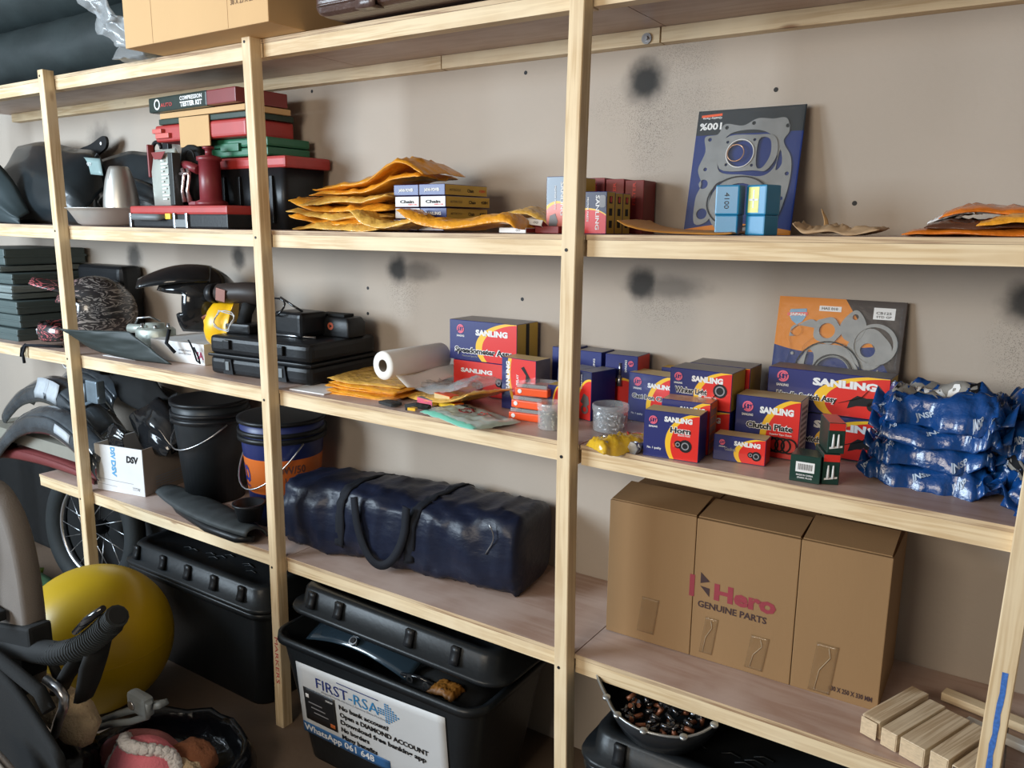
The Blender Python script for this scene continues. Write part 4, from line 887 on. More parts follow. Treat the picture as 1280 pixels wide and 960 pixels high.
bm = bm_(); bx(bm, .02, .10, -.012, .004, .012, .030, bev=.002); bx(bm, .005, .06, -.014, .004, .030, .046, bev=.002); part('latch', bm, mat('pale_red', (.60, .12, .10), .4), t)
t = thing('tool_case', 'flat dark green case under the light cardboard box', 'case', (-1.745, .215, b2f(-1.4)+.370))
bm = bm_(); bx(bm, 0, .50, 0, .20, 0, .020, bev=.003); part('shell', bm, mat('dark_green_case', (.03, .05, .04), .35), t)
bm = bm_(); bx(bm, .13, .30, -.006, -.001, -.085, .018, bev=.001); part('card_flap', bm, CARD_L, t, 'torn brown cardboard flap hanging down')
t = thing('cardboard_box', 'thin light cardboard box just below the tester kit', 'box', (-1.735, .215, b2f(-1.4)+.3905), -2)
bm = bm_(); bx(bm, 0, .50, 0, .19, 0, .019, bev=.001); part('carton', bm, CARD_L, t)
t = thing('tester_kit', 'flat black and red kit case reading Compression Tester Kit', 'case', (-1.770, .195, b2f(-1.4)+.411), -3)
bm = bm_(); bx(bm, 0, .365, 0, .21, 0, .052, bev=.006, mi=0); part('case', bm, mat('kit_print', (.03, .045, .04), .3, var=.3), t)
bm = bm_(); bx(bm, .3655, .53, .0, .21, .002, .050, bev=.004); part('end_panel', bm, mat('kit_red', (.20, .025, .025), .4), t, 'dark red end')
text(t, 'COMPRESSION', .205, .030, .013, WHITE, wd=.135, bold=.03); text(t, 'TESTER KIT', .205, .009, .015, WHITE, wd=.135, bold=.05)
bm = bm_(); ring_bm(bm, .058, .026, .019, .013); part('emblem', bm, WHITE, t); text(t, 'AUTO', .080, .016, .012, RED, wd=.075, bold=.03)
t = thing('tool_box', 'long red-lidded tool box with dark handle at the shelf edge', 'case', (-1.800, .112, b2f(-1.6)), 0)
bm = bm_(); bx(bm, 0, .555, 0, .14, 0, .050, bev=.006); part('body', bm, BLACKP, t)
bm = bm_(); bx(bm, -.003, .558, -.003, .143, .046, .077, bev=.008); part('lid', bm, RED, t)
bm = bm_(); tube(bm, [(.03, -.004, .040), (.05, -.022, .038), (.20, -.022, .036), (.215, -.004, .038)], [.008, .012, .012, .008], 10); part('handle', bm, GREYP, t)
bm = bm_(); bx(bm, .22, .25, -.008, 0, .030, .050, bev=.002); part('tab', bm, YELP, t, 'yellow tab')
for xx in (-.002, .265, .335):
    bm = bm_(); bx(bm, xx, xx+(.012 if xx < .3 else .012), -.009, .002, .0, .052, bev=.002); part('latch', bm, STEEL, t)
bm = bm_(); bx(bm, .270, .345, -.007, 0, .002, .030, bev=.003); part('latch_plate', bm, GREYP, t)
TB = b2f(-1.6)+.0785
t = thing('bottle_pack', 'pale grey printed pouch standing on the red tool box', 'pack', (-1.700, .140, TB), -6)
bm = bm_(); loft(bm, [[(x+.004*math.sin(z*40), y, z) for x, y in rrect(w_, d_, .006, 2, .075, .02)] for w_, d_, z in ((.150, .035, 0), (.152, .04, .05), (.150, .036, .12), (.150, .02, .175), (.140, .008, .195))]); part('pouch', bm, mat('pale_pouch', (.42, .45, .41), .35, var=.25, ns=9, bump=.1, bs=20, coat=.3), t)
bm = bm_(); bx(bm, .128, .160, -.002, .030, .0, .18, bev=.003); part('side_print', bm, mat('pouch_side', (.04, .045, .045), .4), t)
bm = bm_()
for k in range(12): prism(bm, [(.082, .02+k*.012), (.112+.02*math.sin(k*2.1), .02+k*.012), (.112+.02*math.sin(k*2.1), .025+k*.012), (.082, .025+k*.012)], -.0035, -.0042)
part('print', bm, WHITE, t); bm = bm_(); prism(bm, [(.02, .185), (.12, .185), (.09, .160), (.04, .160)], -.003, -.005); part('print', bm, MAR, t)
bm = bm_(); bx(bm, -.014, -.004, -.004, .02, .10, .215, bev=.004); part('red_trigger', bm, MAR, t, 'dark red upright bar')
t = thing('bottle_jack', 'dark red bottle jack with chrome linkage on the tool box', 'jack', (-1.450, .190, TB), 0)
bm = bm_(); lathe(bm, [(.055, 0), (.055, .012), (.038, .02), (.036, .15), (.042, .152), (.042, .165), (.02, .17), (.012, .17), (.012, .19), (.020, .192), (.020, .200), (.0001, .2)], (0.02, 0, 0)); part('cylinder', bm, mat('jack_red', (.20, .022, .03), .4), t)
bm = bm_(); tube(bm, [(-.09, -.02, .140), (-.05, -.03, .135), (.0, -.03, .120)], .016, 10); bx(bm, -.05, .05, -.045, .04, 0, .014, bev=.003); part('pump_socket', bm, mat('jack_red', (.20, .022, .03), .4), t)
bm = bm_()
for dx in (-.075, -.045): tube(bm, [(dx, -.04, .125), (dx+.012, -.045, .10), (dx-.004, -.045, .05), (dx+.002, -.04, .012)], [.008, .006, .006, .010], 8)
cyl(bm, (-.085, -.045, .108), (-.03, -.045, .108), .006, n=8); part('linkage', bm, mat('pink_chrome', (.62, .48, .48), .25, metal=.8), t)
bm = bm_(); tube(bm, [(-.075+.028*math.cos(a), -.01, .165+.028*math.sin(a)) for a in [i*.45 for i in range(12)]], .004, 6); part('hose', bm, BLACKM, t)
t = thing('black_pouch', 'black pouch leaning behind the red jack', 'bag', (-1.55, .205, TB))
bm = bm_(); loft(bm, [[(x, y, z) for x, y in rrect(w_, .035, .01, 3, 0, .01)] for w_, z in ((.13, 0), (.14, .08), (.12, .16), (.10, .20), (.03, .212))]); part('pouch', bm, BLACKM, t)
t = thing('metal_bowl', 'shallow round aluminium bowl in front of the black fairings', 'bowl', (-2.035, .170, b2f(-2.07)), 0)
bm = bm_(); lathe(bm, [(.0001, .002), (.115, .002), (.135, .010), (.165, .052), (.176, .064), (.184, .066), (.184, .0685), (.174, .068), (.162, .056), (.130, .014), (.110, .006), (.0001, .006)], n=40)
for v in bm.verts: v.co.x *= .86; v.co.y *= .86
part('bowl', bm, ALU, t)
t = thing('metal_cone', 'blunt aluminium cone standing in the bowl', 'cone', (-1.995, .195, b2f(-2.07)+.0075), 0)
bm = bm_(); lathe(bm, [(.098, 0), (.098, .06), (.092, .11), (.078, .165), (.060, .205), (.052, .216), (.045, .219), (.0001, .219)], n=32)
for v in bm.verts: v.co.x *= .68; v.co.y *= .68
part('shell', bm, mat('brushed_aluminium', (.50, .49, .46), .4, metal=.75, var=.12, ns=30, scale=(1, 1, .2)), t)
bm = bm_(); tube(bm, [(.01, -.066, .0), (.01, -.065, .06), (.01, -.061, .11), (.008, -.052, .165), (.006, -.040, .205)], .0016, 6); part('seam', bm, ALU, t)

DARKF = mat('fairing_black', (.016, .022, .026), .34, var=.5, ns=7, coat=.35, bump=.05, bs=12)
DARKF2 = mat('fairing_dusty', (.035, .05, .055), .5, var=.5, ns=5)
def shell(name, label, cat, top, bot, y0, bulge, th=.004, m=DARKF, seed=0, lean=.0, group=None, skew=0., loc=(0, 0, 0), ridge=.0):
    """bulging moulded panel between an upper and a lower outline [(x,z)..]"""
    t = thing(name, label, cat, loc, 0, group); bm = bm_()
    def fn(a, b):
        p = lerp_pts(bot, a); q = lerp_pts(top, a); x = p[0]+(q[0]-p[0])*b; z = p[1]+(q[1]-p[1])*b
        y = y0+lean*b+skew*(a-.5) - bulge*math.sin(PI*min(1, max(0, b)))**.7*(.35+.65*math.sin(PI*a)) + .006*fbm(a, b, seed, 3) - ridge*max(0, 1-abs(b-.55-.12*math.sin(3*a+seed))*9)
        return (x, y, z)
    sheet(bm, fn, 26, 16, th); part('panel', bm, m, t); return t, fn
G = 'black motorcycle fairings on the upper left shelf'
zb = b2f(-2.4)
f1, _ = shell('fairing', 'large black fairing behind the first post, widest of the pile', 'fairing', [(-3.1, zb+.36), (-2.85, zb+.37), (-2.6, zb+.33), (-2.42, zb+.30), (-2.35, zb+.16)], [(-3.05, zb), (-2.8, zb), (-2.6, zb), (-2.4, zb), (-2.30, zb)], .22, .11, seed=1, lean=.14, group=G, ridge=.012)
f2, _ = shell('fairing', 'black fairing with silver sticker behind the aluminium cone', 'fairing', [(-2.52, zb+.28), (-2.3, zb+.31), (-2.15, zb+.30), (-1.95, zb+.29), (-1.83, zb+.28)], [(-2.50, zb), (-2.3, zb), (-2.1, zb), (-1.95, zb), (-1.82, zb)], .36, .03, seed=5, lean=.06, group=G, ridge=.008)
f3, _ = shell('fairing', 'dusty black side panel leaning at the far left of the upper shelf', 'fairing', [(-3.2, zb+.24), (-2.95, zb+.30), (-2.75, zb+.20), (-2.62, zb+.05)], [(-3.2, zb), (-2.95, zb), (-2.75, zb), (-2.60, zb)], .10, .05, seed=9, lean=.05, m=DARKF2, group=G, ridge=.01)
f4, _ = shell('fairing', 'slim black trim panel wedged behind the bowl', 'fairing', [(-2.40, zb+.16), (-2.25, zb+.20), (-2.05, zb+.17), (-1.86, zb+.10)], [(-2.38, zb), (-2.2, zb), (-2.0, zb), (-1.86, zb)], .345, .03, seed=13, lean=-.0, group=G, ridge=.012)
STX = -2.44
bm = bm_(); sheet(bm, lambda a, b: (STX+.15*a-.03*b, .300+.01*b-.004*math.sin(PI*a), zb+.215+.070*b-.012*a), 6, 4, .0008); part('sticker', bm, mat('silver_sticker', (.30, .42, .42), .3, var=.3, ns=12), f2, 'silvery square sticker')
text(f2, 'STREET', 0, 0, .012, WHITE, wd=.07, fn=lambda a, b: Vector((STX+a, .2990, zb+.250+b-.08*a)))
t = thing('black_bracket', 'long slotted black bracket sticking up above the fairings', 'bracket', (-2.55, .40, zb+.30)); t.rotation_euler = (0, -.25, 0)
bm = bm_(); prism(bm, spl([(-.16, 0), (-.05, -.02), (.08, -.01), (.13, .0), (.145, .03), (.12, .05), (.02, .045), (-.10, .05)], 4), 0, .012); part('bar', bm, BLACKP, t)
bm = bm_(); cyl(bm, (.105, -.001, .022), (.105, -.004, .022), .007, n=10); part('hole', bm, WHITE, t)
t = thing('black_bracket', 'small black clamp on top of the fairing with the silver sticker', 'bracket', (-2.08, .42, zb+.27))
bm = bm_(); tube(bm, [(.0+.03*math.cos(a), 0, .04+.028*math.sin(a)) for a in [i*PI/9 for i in range(11)]], .008, 8); bx(bm, .05, .09, -.01, .01, .0, .08, bev=.004); bx(bm, -.05, .1, -.01, .01, .0, .03, bev=.004); part('clamp', bm, BLACKP, t)

# ================================================================ shelf 3, left bays
b3x = -2.0
t = thing('cardboard_box', 'low white printed box under the black helmet', 'box', (-1.800, .150, S(3, -1.7)+.001), 4)
bm = bm_(); bx(bm, 0, .30, 0, .24, 0, .078, bev=.0015); part('carton', bm, CARD_W, t)
text(t, 'IA', .262, .022, .026, mat('logo_red', (.45, .05, .12), .5), bold=.04); text(t, 'SPARE PARTS', .16, .045, .006, GREYT, wd=.07); text(t, 'MADE IN CHINA', .16, .033, .005, GREYT, wd=.07)
def helmet(name, label, loc, rz, m, m2, peak=1, chin=True, s=1., tilt=0.):
    t = thing(name, label, 'helmet', loc); t.rotation_euler = (0, math.radians(tilt), math.radians(rz)); t.scale = (s, s, s)
    bm = bm_(); NU, NV = 40, 22; G = {}
    def P(i, j, k=1.):
        th = PI*(j+.5)/NV*.78; ph = 2*PI*i/NU                 # th from the crown downwards
        x = -.148*math.sin(th)*math.cos(ph); y = .125*math.sin(th)*math.sin(ph); z = .140*math.cos(th)
        if x > 0: x *= 1.06; 
        return Vector((x*k, y*k, .125+z*k))
    def hole(i, j):
        p = P(i+.5, j+.5); return p.x < -.055 and p.z < .165
    out = {}; inn = {}
    for i in range(NU):
        for j in range(NV):
            out[i, j] = bm.verts.new(P(i, j)); inn[i, j] = bm.verts.new(P(i, j, .86))
    for i in range(NU):
        for j in range(NV-1):
            if hole(i, j): continue
            a = (i+1) % NU
            fc = bm.faces.new((out[i, j], out[a, j], out[a, j+1], out[i, j+1])); fc.smooth = True
            fc = bm.faces.new((inn[i, j], inn[i, j+1], inn[a, j+1], inn[a, j])); fc.smooth = True; fc.material_index = 1
            for (di, dj, e) in ((0, -1, ((i, j), (a, j))), (0, 1, ((a, j+1), (i, j+1))), (-1, 0, ((i, j+1), (i, j))), (1, 0, ((a, j), (a, j+1)))):
                ni, nj = (i+di) % NU, j+dj
                if nj < 0: continue
                if nj >= NV-1 or hole(ni, nj):
                    q = bm.faces.new((out[e[0]], inn[e[0]], inn[e[1]], out[e[1]])); q.material_index = 1
    top = [out[i, 0] for i in range(NU)]; bm.faces.new(top)
    part('helmet_shell', bm, [m, m2], t)
    if chin:
        bm = bm_(); R = []
        for k in range(17):
            a = -1.15+2.3*k/16; cx, cy = -.02-.185*math.cos(a*1.0), .122*math.sin(a)/math.sin(1.15)*.98; hh = .030+.010*(1-abs(a)/1.15); zc = .048
            n_ = Vector((math.cos(a), -math.sin(a), 0)); ring = []
            for q in range(8):
                g = 2*PI*q/8; ring.append(Vector((cx, cy, zc))+n_*(.012*math.cos(g))+Vector((0, 0, hh*math.sin(g))))
            R.append(ring)
        loft(bm, R); part('chin_bar', bm, m, t)
        bm = bm_(); bx(bm, -.215, -.200, -.03, .03, .036, .060, bev=.004); part('vent', bm, STEEL, t)
    if peak:
        bm = bm_(); L = .13
        sheet(bm, lambda a, b: (-.085-(L)*a, (b-.5)*(.21-.10*a*a), .205+.030*peak*a+.030*math.sin(PI*b)*(1-.3*a)), 10, 10, .005); part('peak', bm, m, t)
        for sy in (-1, 1):
            bm = bm_(); cyl(bm, (-.055, sy*.118, .185), (-.055, sy*.132, .185), .016, n=14); part('peak_screw', bm, STEEL, t)
    return t
def helm_mat():
    m, nt, p = nt_new('helmet_graphics'); L = nt.links.new
    tc = N(nt, 'ShaderNodeTexCoord'); mp = N(nt, 'ShaderNodeMapping'); mp.inputs['Scale'].default_value = (4, 4, 13); mp.inputs['Rotation'].default_value = (.3, .5, 0); L(tc.outputs['Object'], mp.inputs[0])
    n = N(nt, 'ShaderNodeTexNoise'); n.inputs['Scale'].default_value = 2.6; n.inputs['Distortion'].default_value = 1.6; n.inputs['Detail'].default_value = 3; L(mp.outputs[0], n.inputs[0])
    mu = N(nt, 'ShaderNodeMath', operation='MULTIPLY'); mu.inputs[1].default_value = 34; L(n.outputs['Fac'], mu.inputs[0]); s = N(nt, 'ShaderNodeMath', operation='SINE'); L(mu.outputs[0], s.inputs[0])
    cr = N(nt, 'ShaderNodeMapRange'); cr.inputs[1].default_value = .45; cr.inputs[2].default_value = .8; L(s.outputs[0], cr.inputs[0])
    sx = N(nt, 'ShaderNodeSeparateXYZ'); L(tc.outputs['Object'], sx.inputs[0])
    n2 = N(nt, 'ShaderNodeTexNoise'); n2.inputs['Scale'].default_value = 9; L(tc.outputs['Object'], n2.inputs[0])
    rr = N(nt, 'ShaderNodeMapRange'); rr.inputs[1].default_value = -.02; rr.inputs[2].default_value = -.16; L(sx.outputs['X'], rr.inputs[0])
    cm = N(nt, 'ShaderNodeMix', data_type='RGBA'); cm.inputs[6].default_value = (.30, .27, .25, 1); cm.inputs[7].default_value = (.55, .12, .14, 1); L(rr.outputs[0], cm.inputs[0])
    mx = N(nt, 'ShaderNodeMix', data_type='RGBA'); L(cr.outputs[0], mx.inputs[0]); mx.inputs[6].default_value = (.03, .028, .03, 1); L(cm.outputs[2], mx.inputs[7])
    L(mx.outputs[2], p.inputs['Base Color']); p.inputs['Roughness'].default_value = .22; p.inputs['Coat Weight'].default_value = .5; return m
h = helmet('motocross_helmet', 'motocross helmet in black, grey and red graphics behind the first post', (-2.35, .250, S(3, -2.3)+.010), 46, helm_mat(), FABRIC, 1, True, 1.07)
t = thing('strap', 'dark strap end dangling over the shelf edge left of the first post', 'strap', (0, 0, 0)); zz = S(3, -2.5)
bm = bm_(); tube(bm, [(-2.36, .10, zz+.006), (-2.45, .06, zz+.008), (-2.52, .030, zz+.006), (-2.535, .022, zz-.03), (-2.525, .020, zz-.07)], .006, 6); tube(bm, [(-2.52, .030, zz+.010), (-2.55, .026, zz-.01), (-2.555, .022, zz-.045)], .005, 6); part('webbing', bm, WEB, t)
h = helmet('open_helmet', 'glossy black open-face helmet with raised peak on the white box', (-1.665, .265, S(3, -1.7)+.080+.012), 50, BLACKG, FABRIC, 0, False, 1.02, tilt=3)
bm = bm_(); sheet(bm, lambda a, b: (.05-.25*a, (b-.5)*(.19+.05*math.sin(PI*a))*(1-.25*a*a), .206-.035*a*a+(.050+.016*math.sin(PI*a)-.022*a)*math.sin(PI*b)**.8), 14, 14, .006); part('sun_visor', bm, BLACKG, h, 'long raised visor')
bm = bm_(); tube(bm, [(-.09, -.09, .03), (-.10, -.10, -.02), (-.07, -.12, -.05)], .007, 6); part('chin_strap', bm, WEB, h)
t = thing('strap', 'black strap loop hanging over the front of the white box', 'strap', (0, 0, 0)); zz = S(3, -1.6)
bm = bm_(); tube(bm, [(-1.56, .150, zz+.092), (-1.535, .140, zz+.083), (-1.530, .148, zz+.055), (-1.518, .150, zz+.020), (-1.500, .150, zz+.012), (-1.505, .149, zz+.035), (-1.525, .146, zz+.070)], .0035, 6); part('webbing', bm, WEB, t)
t = thing('hard_hat', 'yellow hard hat lying on its side against the black case', 'hard hat', (-1.425, .045, S(3, -1.5)+.125)); t.rotation_euler = (math.radians(14), math.radians(-78), math.radians(28)); t.location = (-1.392, .215, S(3, -1.5)+.152); t.scale = (.76, .76, .76)
bm = bm_(); lathe(bm, [(.122, -.004), (.125, 0), (.112, .004), (.108, .03), (.100, .065), (.080, .098), (.050, .115), (.02, .120), (.0001, .1205)], n=36, sx=1.12); part('dome', bm, YELH, t)
bm = bm_(); sheet(bm, lambda a, b: (.12*math.cos(-.9+1.8*b)*1.1+.03*a, .118*math.sin(-.9+1.8*b), .001-.006*a), 4, 14, .003); part('brim', bm, YELH, t)
bm = bm_(); tube(bm, [(-.105, 0, .05), (-.06, 0, .108), (0, 0, .124), (.06, 0, .108), (.105, 0, .05)], .006, 8); part('ridge', bm, YELH, t)
bm = bm_(); lathe(bm, [(.100, .004), (.098, .02), (.09, .03)], n=30, sx=1.12); part('liner', bm, BLACKM, t)
# plate, carburettor
t, _ = shell('cover_panel', 'dark flat plastic panel poking out past the first post', 'panel', [(-2.155, S(3, -2)+.108), (-2.05, S(3, -2)+.108), (-1.93, S(3, -2)+.112), (-1.80, S(3, -2)+.116)], [(-2.15, S(3, -2)+.10), (-2.04, S(3, -2)+.035), (-1.86, S(3, -2)+.008), (-1.60, S(3, -2)+.006)], .055, .006, .004, mat('panel_grey', (.035, .045, .045), .5, var=.2), 21, lean=-.035, skew=.09)
bm = bm_(); bm.free()
t = thing('paper_sheet', 'white paper under the dark flat panel', 'paper', (-2.02, .080, S(3, -1.9)+.0006), 3); bm = bm_(); bx(bm, 0, .20, 0, .14, 0, .002); part('paper', bm, WHITE, t)
t = thing('carburettor', 'cast aluminium carburettor lying between the helmets', 'engine part', (-1.93, .20, S(3, -1.9)+.002), 20)
CAST = mat('cast_aluminium', (.42, .46, .42), .45, metal=.5, var=.3, ns=20, bump=.2, bs=60)
bm = bm_(); lathe(bm, [(.03, 0), (.05, .02), (.062, .05), (.062, .10), (.055, .108), (.03, .11), (.03, .125), (.0001, .125)], (.06, 0, 0), n=24, sx=1.3); cyl(bm, (-.06, 0, .10), (.04, 0, .10), .018, n=14); part('body', bm, CAST, t)
bm = bm_()
for i in range(6): a = i*PI/3; cyl(bm, (.06+.06*math.cos(a), .045*math.sin(a), .104), (.06+.06*math.cos(a), .045*math.sin(a), .122), .007, n=8)
tube(bm, [(-.03, 0, .12), (.0, -.02, .145), (.04, 0, .150), (.07, .02, .13)], .004, 6); part('screws', bm, STEEL, t)
bm = bm_(); bx(bm, -.02, .15, -.05, .06, .0, .06, bev=.01); part('float_bowl', bm, BLACKM, t)
# stacked cases at the left end of shelf 3
DGC = mat('grey_green_case', (.075, .105, .105), .5, var=.12); LGC = mat('pale_case', (.20, .24, .24), .45, var=.15)
z0 = S(3, -3.0)+.001
for k, (dz, hh, m, w_, lab) in enumerate(((0, .060, DGC, .60, 'lowest grey-green slatted case at the left end of the shelf'), (.061, .060, DGC, .60, 'second grey-green case in the left stack'), (.122, .060, DGC, .60, 'third grey-green case in the left stack'), (.183, .030, LGC, .56, 'pale flat case in the left stack'), (.214, .036, LGC, .58, 'bubbly pale case in the left stack'), (.251, .050, DGC, .56, 'dark flat case near the top of the left stack'), (.302, .030, LGC, .50, 'pale strip case near the top of the left stack'), (.333, .075, DGC, .52, 'topmost dark case in the left stack'))):
    t = thing('storage_case', lab, 'case', (-3.30+.01*(k % 3), .085+.012*(k % 2), z0+dz), 0, 'grey-green cases stacked at the left end')
    bm = bm_(); bx(bm, 0, w_, 0, .36, 0, hh-.004, bev=.008); part('shell', bm, m, t)
    bm = bm_(); bx(bm, -.004, w_+.004, -.004, .364, hh*.42, hh*.55, bev=.002); part('rim', bm, m, t)
t = thing('storage_case', 'black rounded case behind the motocross helmet', 'case', (-2.685, .36, S(3, -2.5)+.001), 0); bm = bm_(); bx(bm, 0, .36, 0, .11, 0, .33, bev=.03, seg=3); part('shell', bm, BLACKP, t)

# ================================================================ shelf 4: left bays
s4 = lambda x: S(4, x)+.001
t = thing('cardboard_box', 'open white and brown box marked DSV holding black fairing parts', 'box', (-2.132, .072, s4(-2.0)), 11.6)
bm = bm_()
def wallp(x0, x1, y0, y1, mi): bx(bm, x0, x1, y0, y1, 0, .195, mi=mi)
wallp(0, .258, 0, .004, 0); wallp(.254, .258, .004, .266, 1); wallp(0, .004, .004, .266, 0); wallp(.004, .254, .262, .266, 1); bx(bm, .004, .254, .004, .262, 0, .004, mi=1)
part('carton', bm, [CARD_W, mat('brown_grey_card', (.30, .24, .20), .8, var=.2, ns=14)], t)
text(t, 'DSV', .172, .135, .026, BLK, wd=.062, bold=.05, shear=.1); text(t, 'DSV', 0, 0, .028, BLK, wd=.075, bold=.05, fn=lambda a, b: Vector((.2589, .15+a, .140+b)))
bl = mat('blue_tape', (.10, .35, .62), .5)
text(t, 'DSV', 0, 0, .022, bl, wd=.07, bold=.05, fn=lambda a, b: Vector((.090+b, -.0008, .135-a))); text(t, 'DSV', 0, 0, .022, bl, wd=.05, bold=.05, fn=lambda a, b: Vector((.090+b, -.0008, .190-a)))
for (a, b_, c, d) in ((.0, .050, .20, .0015), (.0, .028, .11, .0015)):
    bm = bm_(); prism(bm, [(a, b_), (a+c, b_-.005), (a+c, b_-.005+d), (a, b_+d)], -.0006, -.001); part('print', bm, GREYT, t)
text(t, 'TTTW', .195, .018, .014, BLK, wd=.040, bold=-.01)
for k in range(5):
    bm = bm_(); prism(bm, [(.06, .020+k*.011), (.24, .022+k*.011), (.24, .0265+k*.011), (.06, .0245+k*.011)], .2585, .2589, 'yz'); part('print', bm, GREYT, t)
G = 'glossy black parts in the open DSV box'
t, _ = shell('fairing', 'glossy black tank cover lying in the DSV box', 'fairing', [(-2.02, .95), (-1.95, .99), (-1.86, .94), (-1.80, .83)], [(-2.08, .90), (-1.99, .78), (-1.90, .76), (-1.83, .77)], .20, .05, .004, BLACKG, 31, lean=.06, group=G, ridge=.010)
t, _ = shell('fairing', 'broad grey-black fender behind the DSV box contents', 'fairing', [(-2.15, .99), (-2.0, .97), (-1.85, .93), (-1.70, .90), (-1.58, .93)], [(-2.1, .82), (-2.0, .80), (-1.85, .80), (-1.7, .80), (-1.60, .80)], .372, .02, .004, GREYP, 35, lean=.03, group=G)
t, _ = shell('fairing', 'small crumpled black trim at the left of the DSV box', 'fairing', [(-2.10, .87), (-2.05, .89), (-1.98, .86)], [(-2.10, .79), (-2.04, .77), (-1.99, .79)], .12, .02, .003, BLACKG, 37, group=G, ridge=.01)
t, _ = shell('inner_fender', 'matte black jagged inner fender standing up behind the first post', 'fender', [(-2.40, 1.085), (-2.24, 1.110), (-2.12, 1.095), (-2.07, 1.09), (-2.01, 1.03), (-1.95, .985), (-1.92, .995), (-1.88, 1.01)], [(-2.30, .92), (-2.20, .90), (-2.1, .89), (-2.05, .89), (-1.98, .89), (-1.94, .89), (-1.90, .89), (-1.87, .90)], .30, .015, .004, mat('matte_black', (.012, .013, .014), .85), 39)
bm = bm_(); tube(bm, [(-2.63, .26, 1.075), (-2.5, .27, 1.07), (-2.35, .28, 1.05)], [.02, .025, .04], 8, flat=.4); part('arm', bm, mat('matte_black', (.012, .013, .014), .85), t)
bm = bm_(); tube(bm, [(-2.63+.030*math.cos(a), .245, 1.075+.034*math.sin(a)) for a in [i*PI/10 for i in range(20)]], .004, 6, closed=True); part('grommet', bm, WHITE, t, 'pale ring at the tip')
t = thing('light_bracket', 'small chrome and grey bracket behind the first post', 'bracket', (-2.36, .22, .90))
bm = bm_(); bx(bm, -.04, .05, -.02, .02, .02, .12, bev=.008); cyl(bm, (-.08, -.01, 0), (.06, -.01, .05), .008, n=8); cyl(bm, (-.06, -.01, .10), (-.075, -.01, -.02), .007, n=8); part('bracket', bm, mat('blue_steel', (.22, .28, .33), .4, metal=.5, var=.4), t)
t = thing('metal_plate', 'drilled steel plate sticking up between the DSV box and the black bucket', 'bracket', (-1.845, .30, s4(-1.8)), 20)
cpoly('plate', [(0, 0), (.052, 0), (.052, .30), (.0, .29)], [circ(.012, .27, .006, 10), circ(.038, .275, .004, 8), circ(.026, .225, .015, 14), circ(.014, .17, .006, 8), circ(.036, .13, .006, 8)], .003, mat('zinc_plate', (.34, .33, .30), .4, metal=.4), t)
# buckets
def bucket(label, x, y, r0_, r1_, h_, m, hang):
    t = thing('bucket', label, 'bucket', (x, y, s4(x)))
    bm = bm_(); lathe(bm, [(r0_-.004, .004), (r0_, 0), (r0_+(r1_-r0_)*.86, h_*.86), (r1_*.985, h_*.98), (r1_*.955, h_*.98), (r0_-.006, .008), (.0001, .008)], n=44); part('bucket_wall', bm, m, t)
    bm = bm_(); 
    for a, b in ((.80, .845), (.86, .90)): lathe(bm, [(r1_*.95, h_*a), (r1_*1.03, h_*a), (r1_*1.035, h_*b), (r1_*.96, h_*b)], n=44)
    lathe(bm, [(r1_*.965, h_*.965), (r1_*1.03, h_*.965), (r1_*1.035, h_), (r1_*.96, h_)], n=44); part('rim', bm, BLACKP, t)
    bm = bm_(); tube(bm, [(r1_*1.04*math.cos(a), r1_*1.04*math.sin(a), h_*.80-hang*math.sin(PI*k/16)) for k, a in ((k, PI*1.0+PI*.92*k/16) for k in range(17))], .0032, 6); part('handle', bm, STEEL, t)
    return t
t = bucket('plain black bucket with wire handle right of the DSV box', -1.665, .300, .112, .148, .405, mat('bucket_black', (.022, .026, .03), .4, var=.3), .10)
def band_mat():
    m, nt, p = nt_new('bucket_print'); L = nt.links.new
    tc = N(nt, 'ShaderNodeTexCoord'); sx = N(nt, 'ShaderNodeSeparateXYZ'); L(tc.outputs['Object'], sx.inputs[0])
    a = N(nt, 'ShaderNodeMath', operation='GREATER_THAN'); a.inputs[1].default_value = .125; L(sx.outputs['Z'], a.inputs[0]); b = N(nt, 'ShaderNodeMath', operation='LESS_THAN'); b.inputs[1].default_value = .255; L(sx.outputs['Z'], b.inputs[0])
    c = N(nt, 'ShaderNodeMath', operation='MULTIPLY'); L(a.outputs[0], c.inputs[0]); L(b.outputs[0], c.inputs[1])
    mx = N(nt, 'ShaderNodeMix', data_type='RGBA'); L(c.outputs[0], mx.inputs[0]); mx.inputs[6].default_value = (.015, .025, .12, 1); mx.inputs[7].default_value = (.72, .17, .03, 1); L(mx.outputs[2], p.inputs['Base Color']); p.inputs['Roughness'].default_value = .4; return m
BX, BY, BR0, BR1, BH = -1.245, .300, .120, .155, .395
t = bucket('blue bucket with orange lettered band behind the second post', BX, BY, BR0, BR1, BH, band_mat(), .17)
def onB(a0):
    def g(a, b):
        rr = BR0+(BR1-BR0)*b/BH+.0012; an = a0+a/rr; return Vector((rr*math.cos(an), rr*math.sin(an), b))
    return g
text(t, 'OSCO', 0, .165, .060, BLUE, wd=.135, fn=onB(math.radians(205)), bold=.04)
text(t, 'oil and lubricants', 0, .145, .009, BLUE, wd=.10, fn=onB(math.radians(215)))
text(t, '20W/50', 0, .205, .028, mat('dark_ink', (.12, .05, .04), .6), wd=.115, fn=onB(math.radians(305)), bold=.02); text(t, '20 LITRE', 0, .165, .024, CACHE['dark_ink'], wd=.10, fn=onB(math.radians(306)), bold=.02)
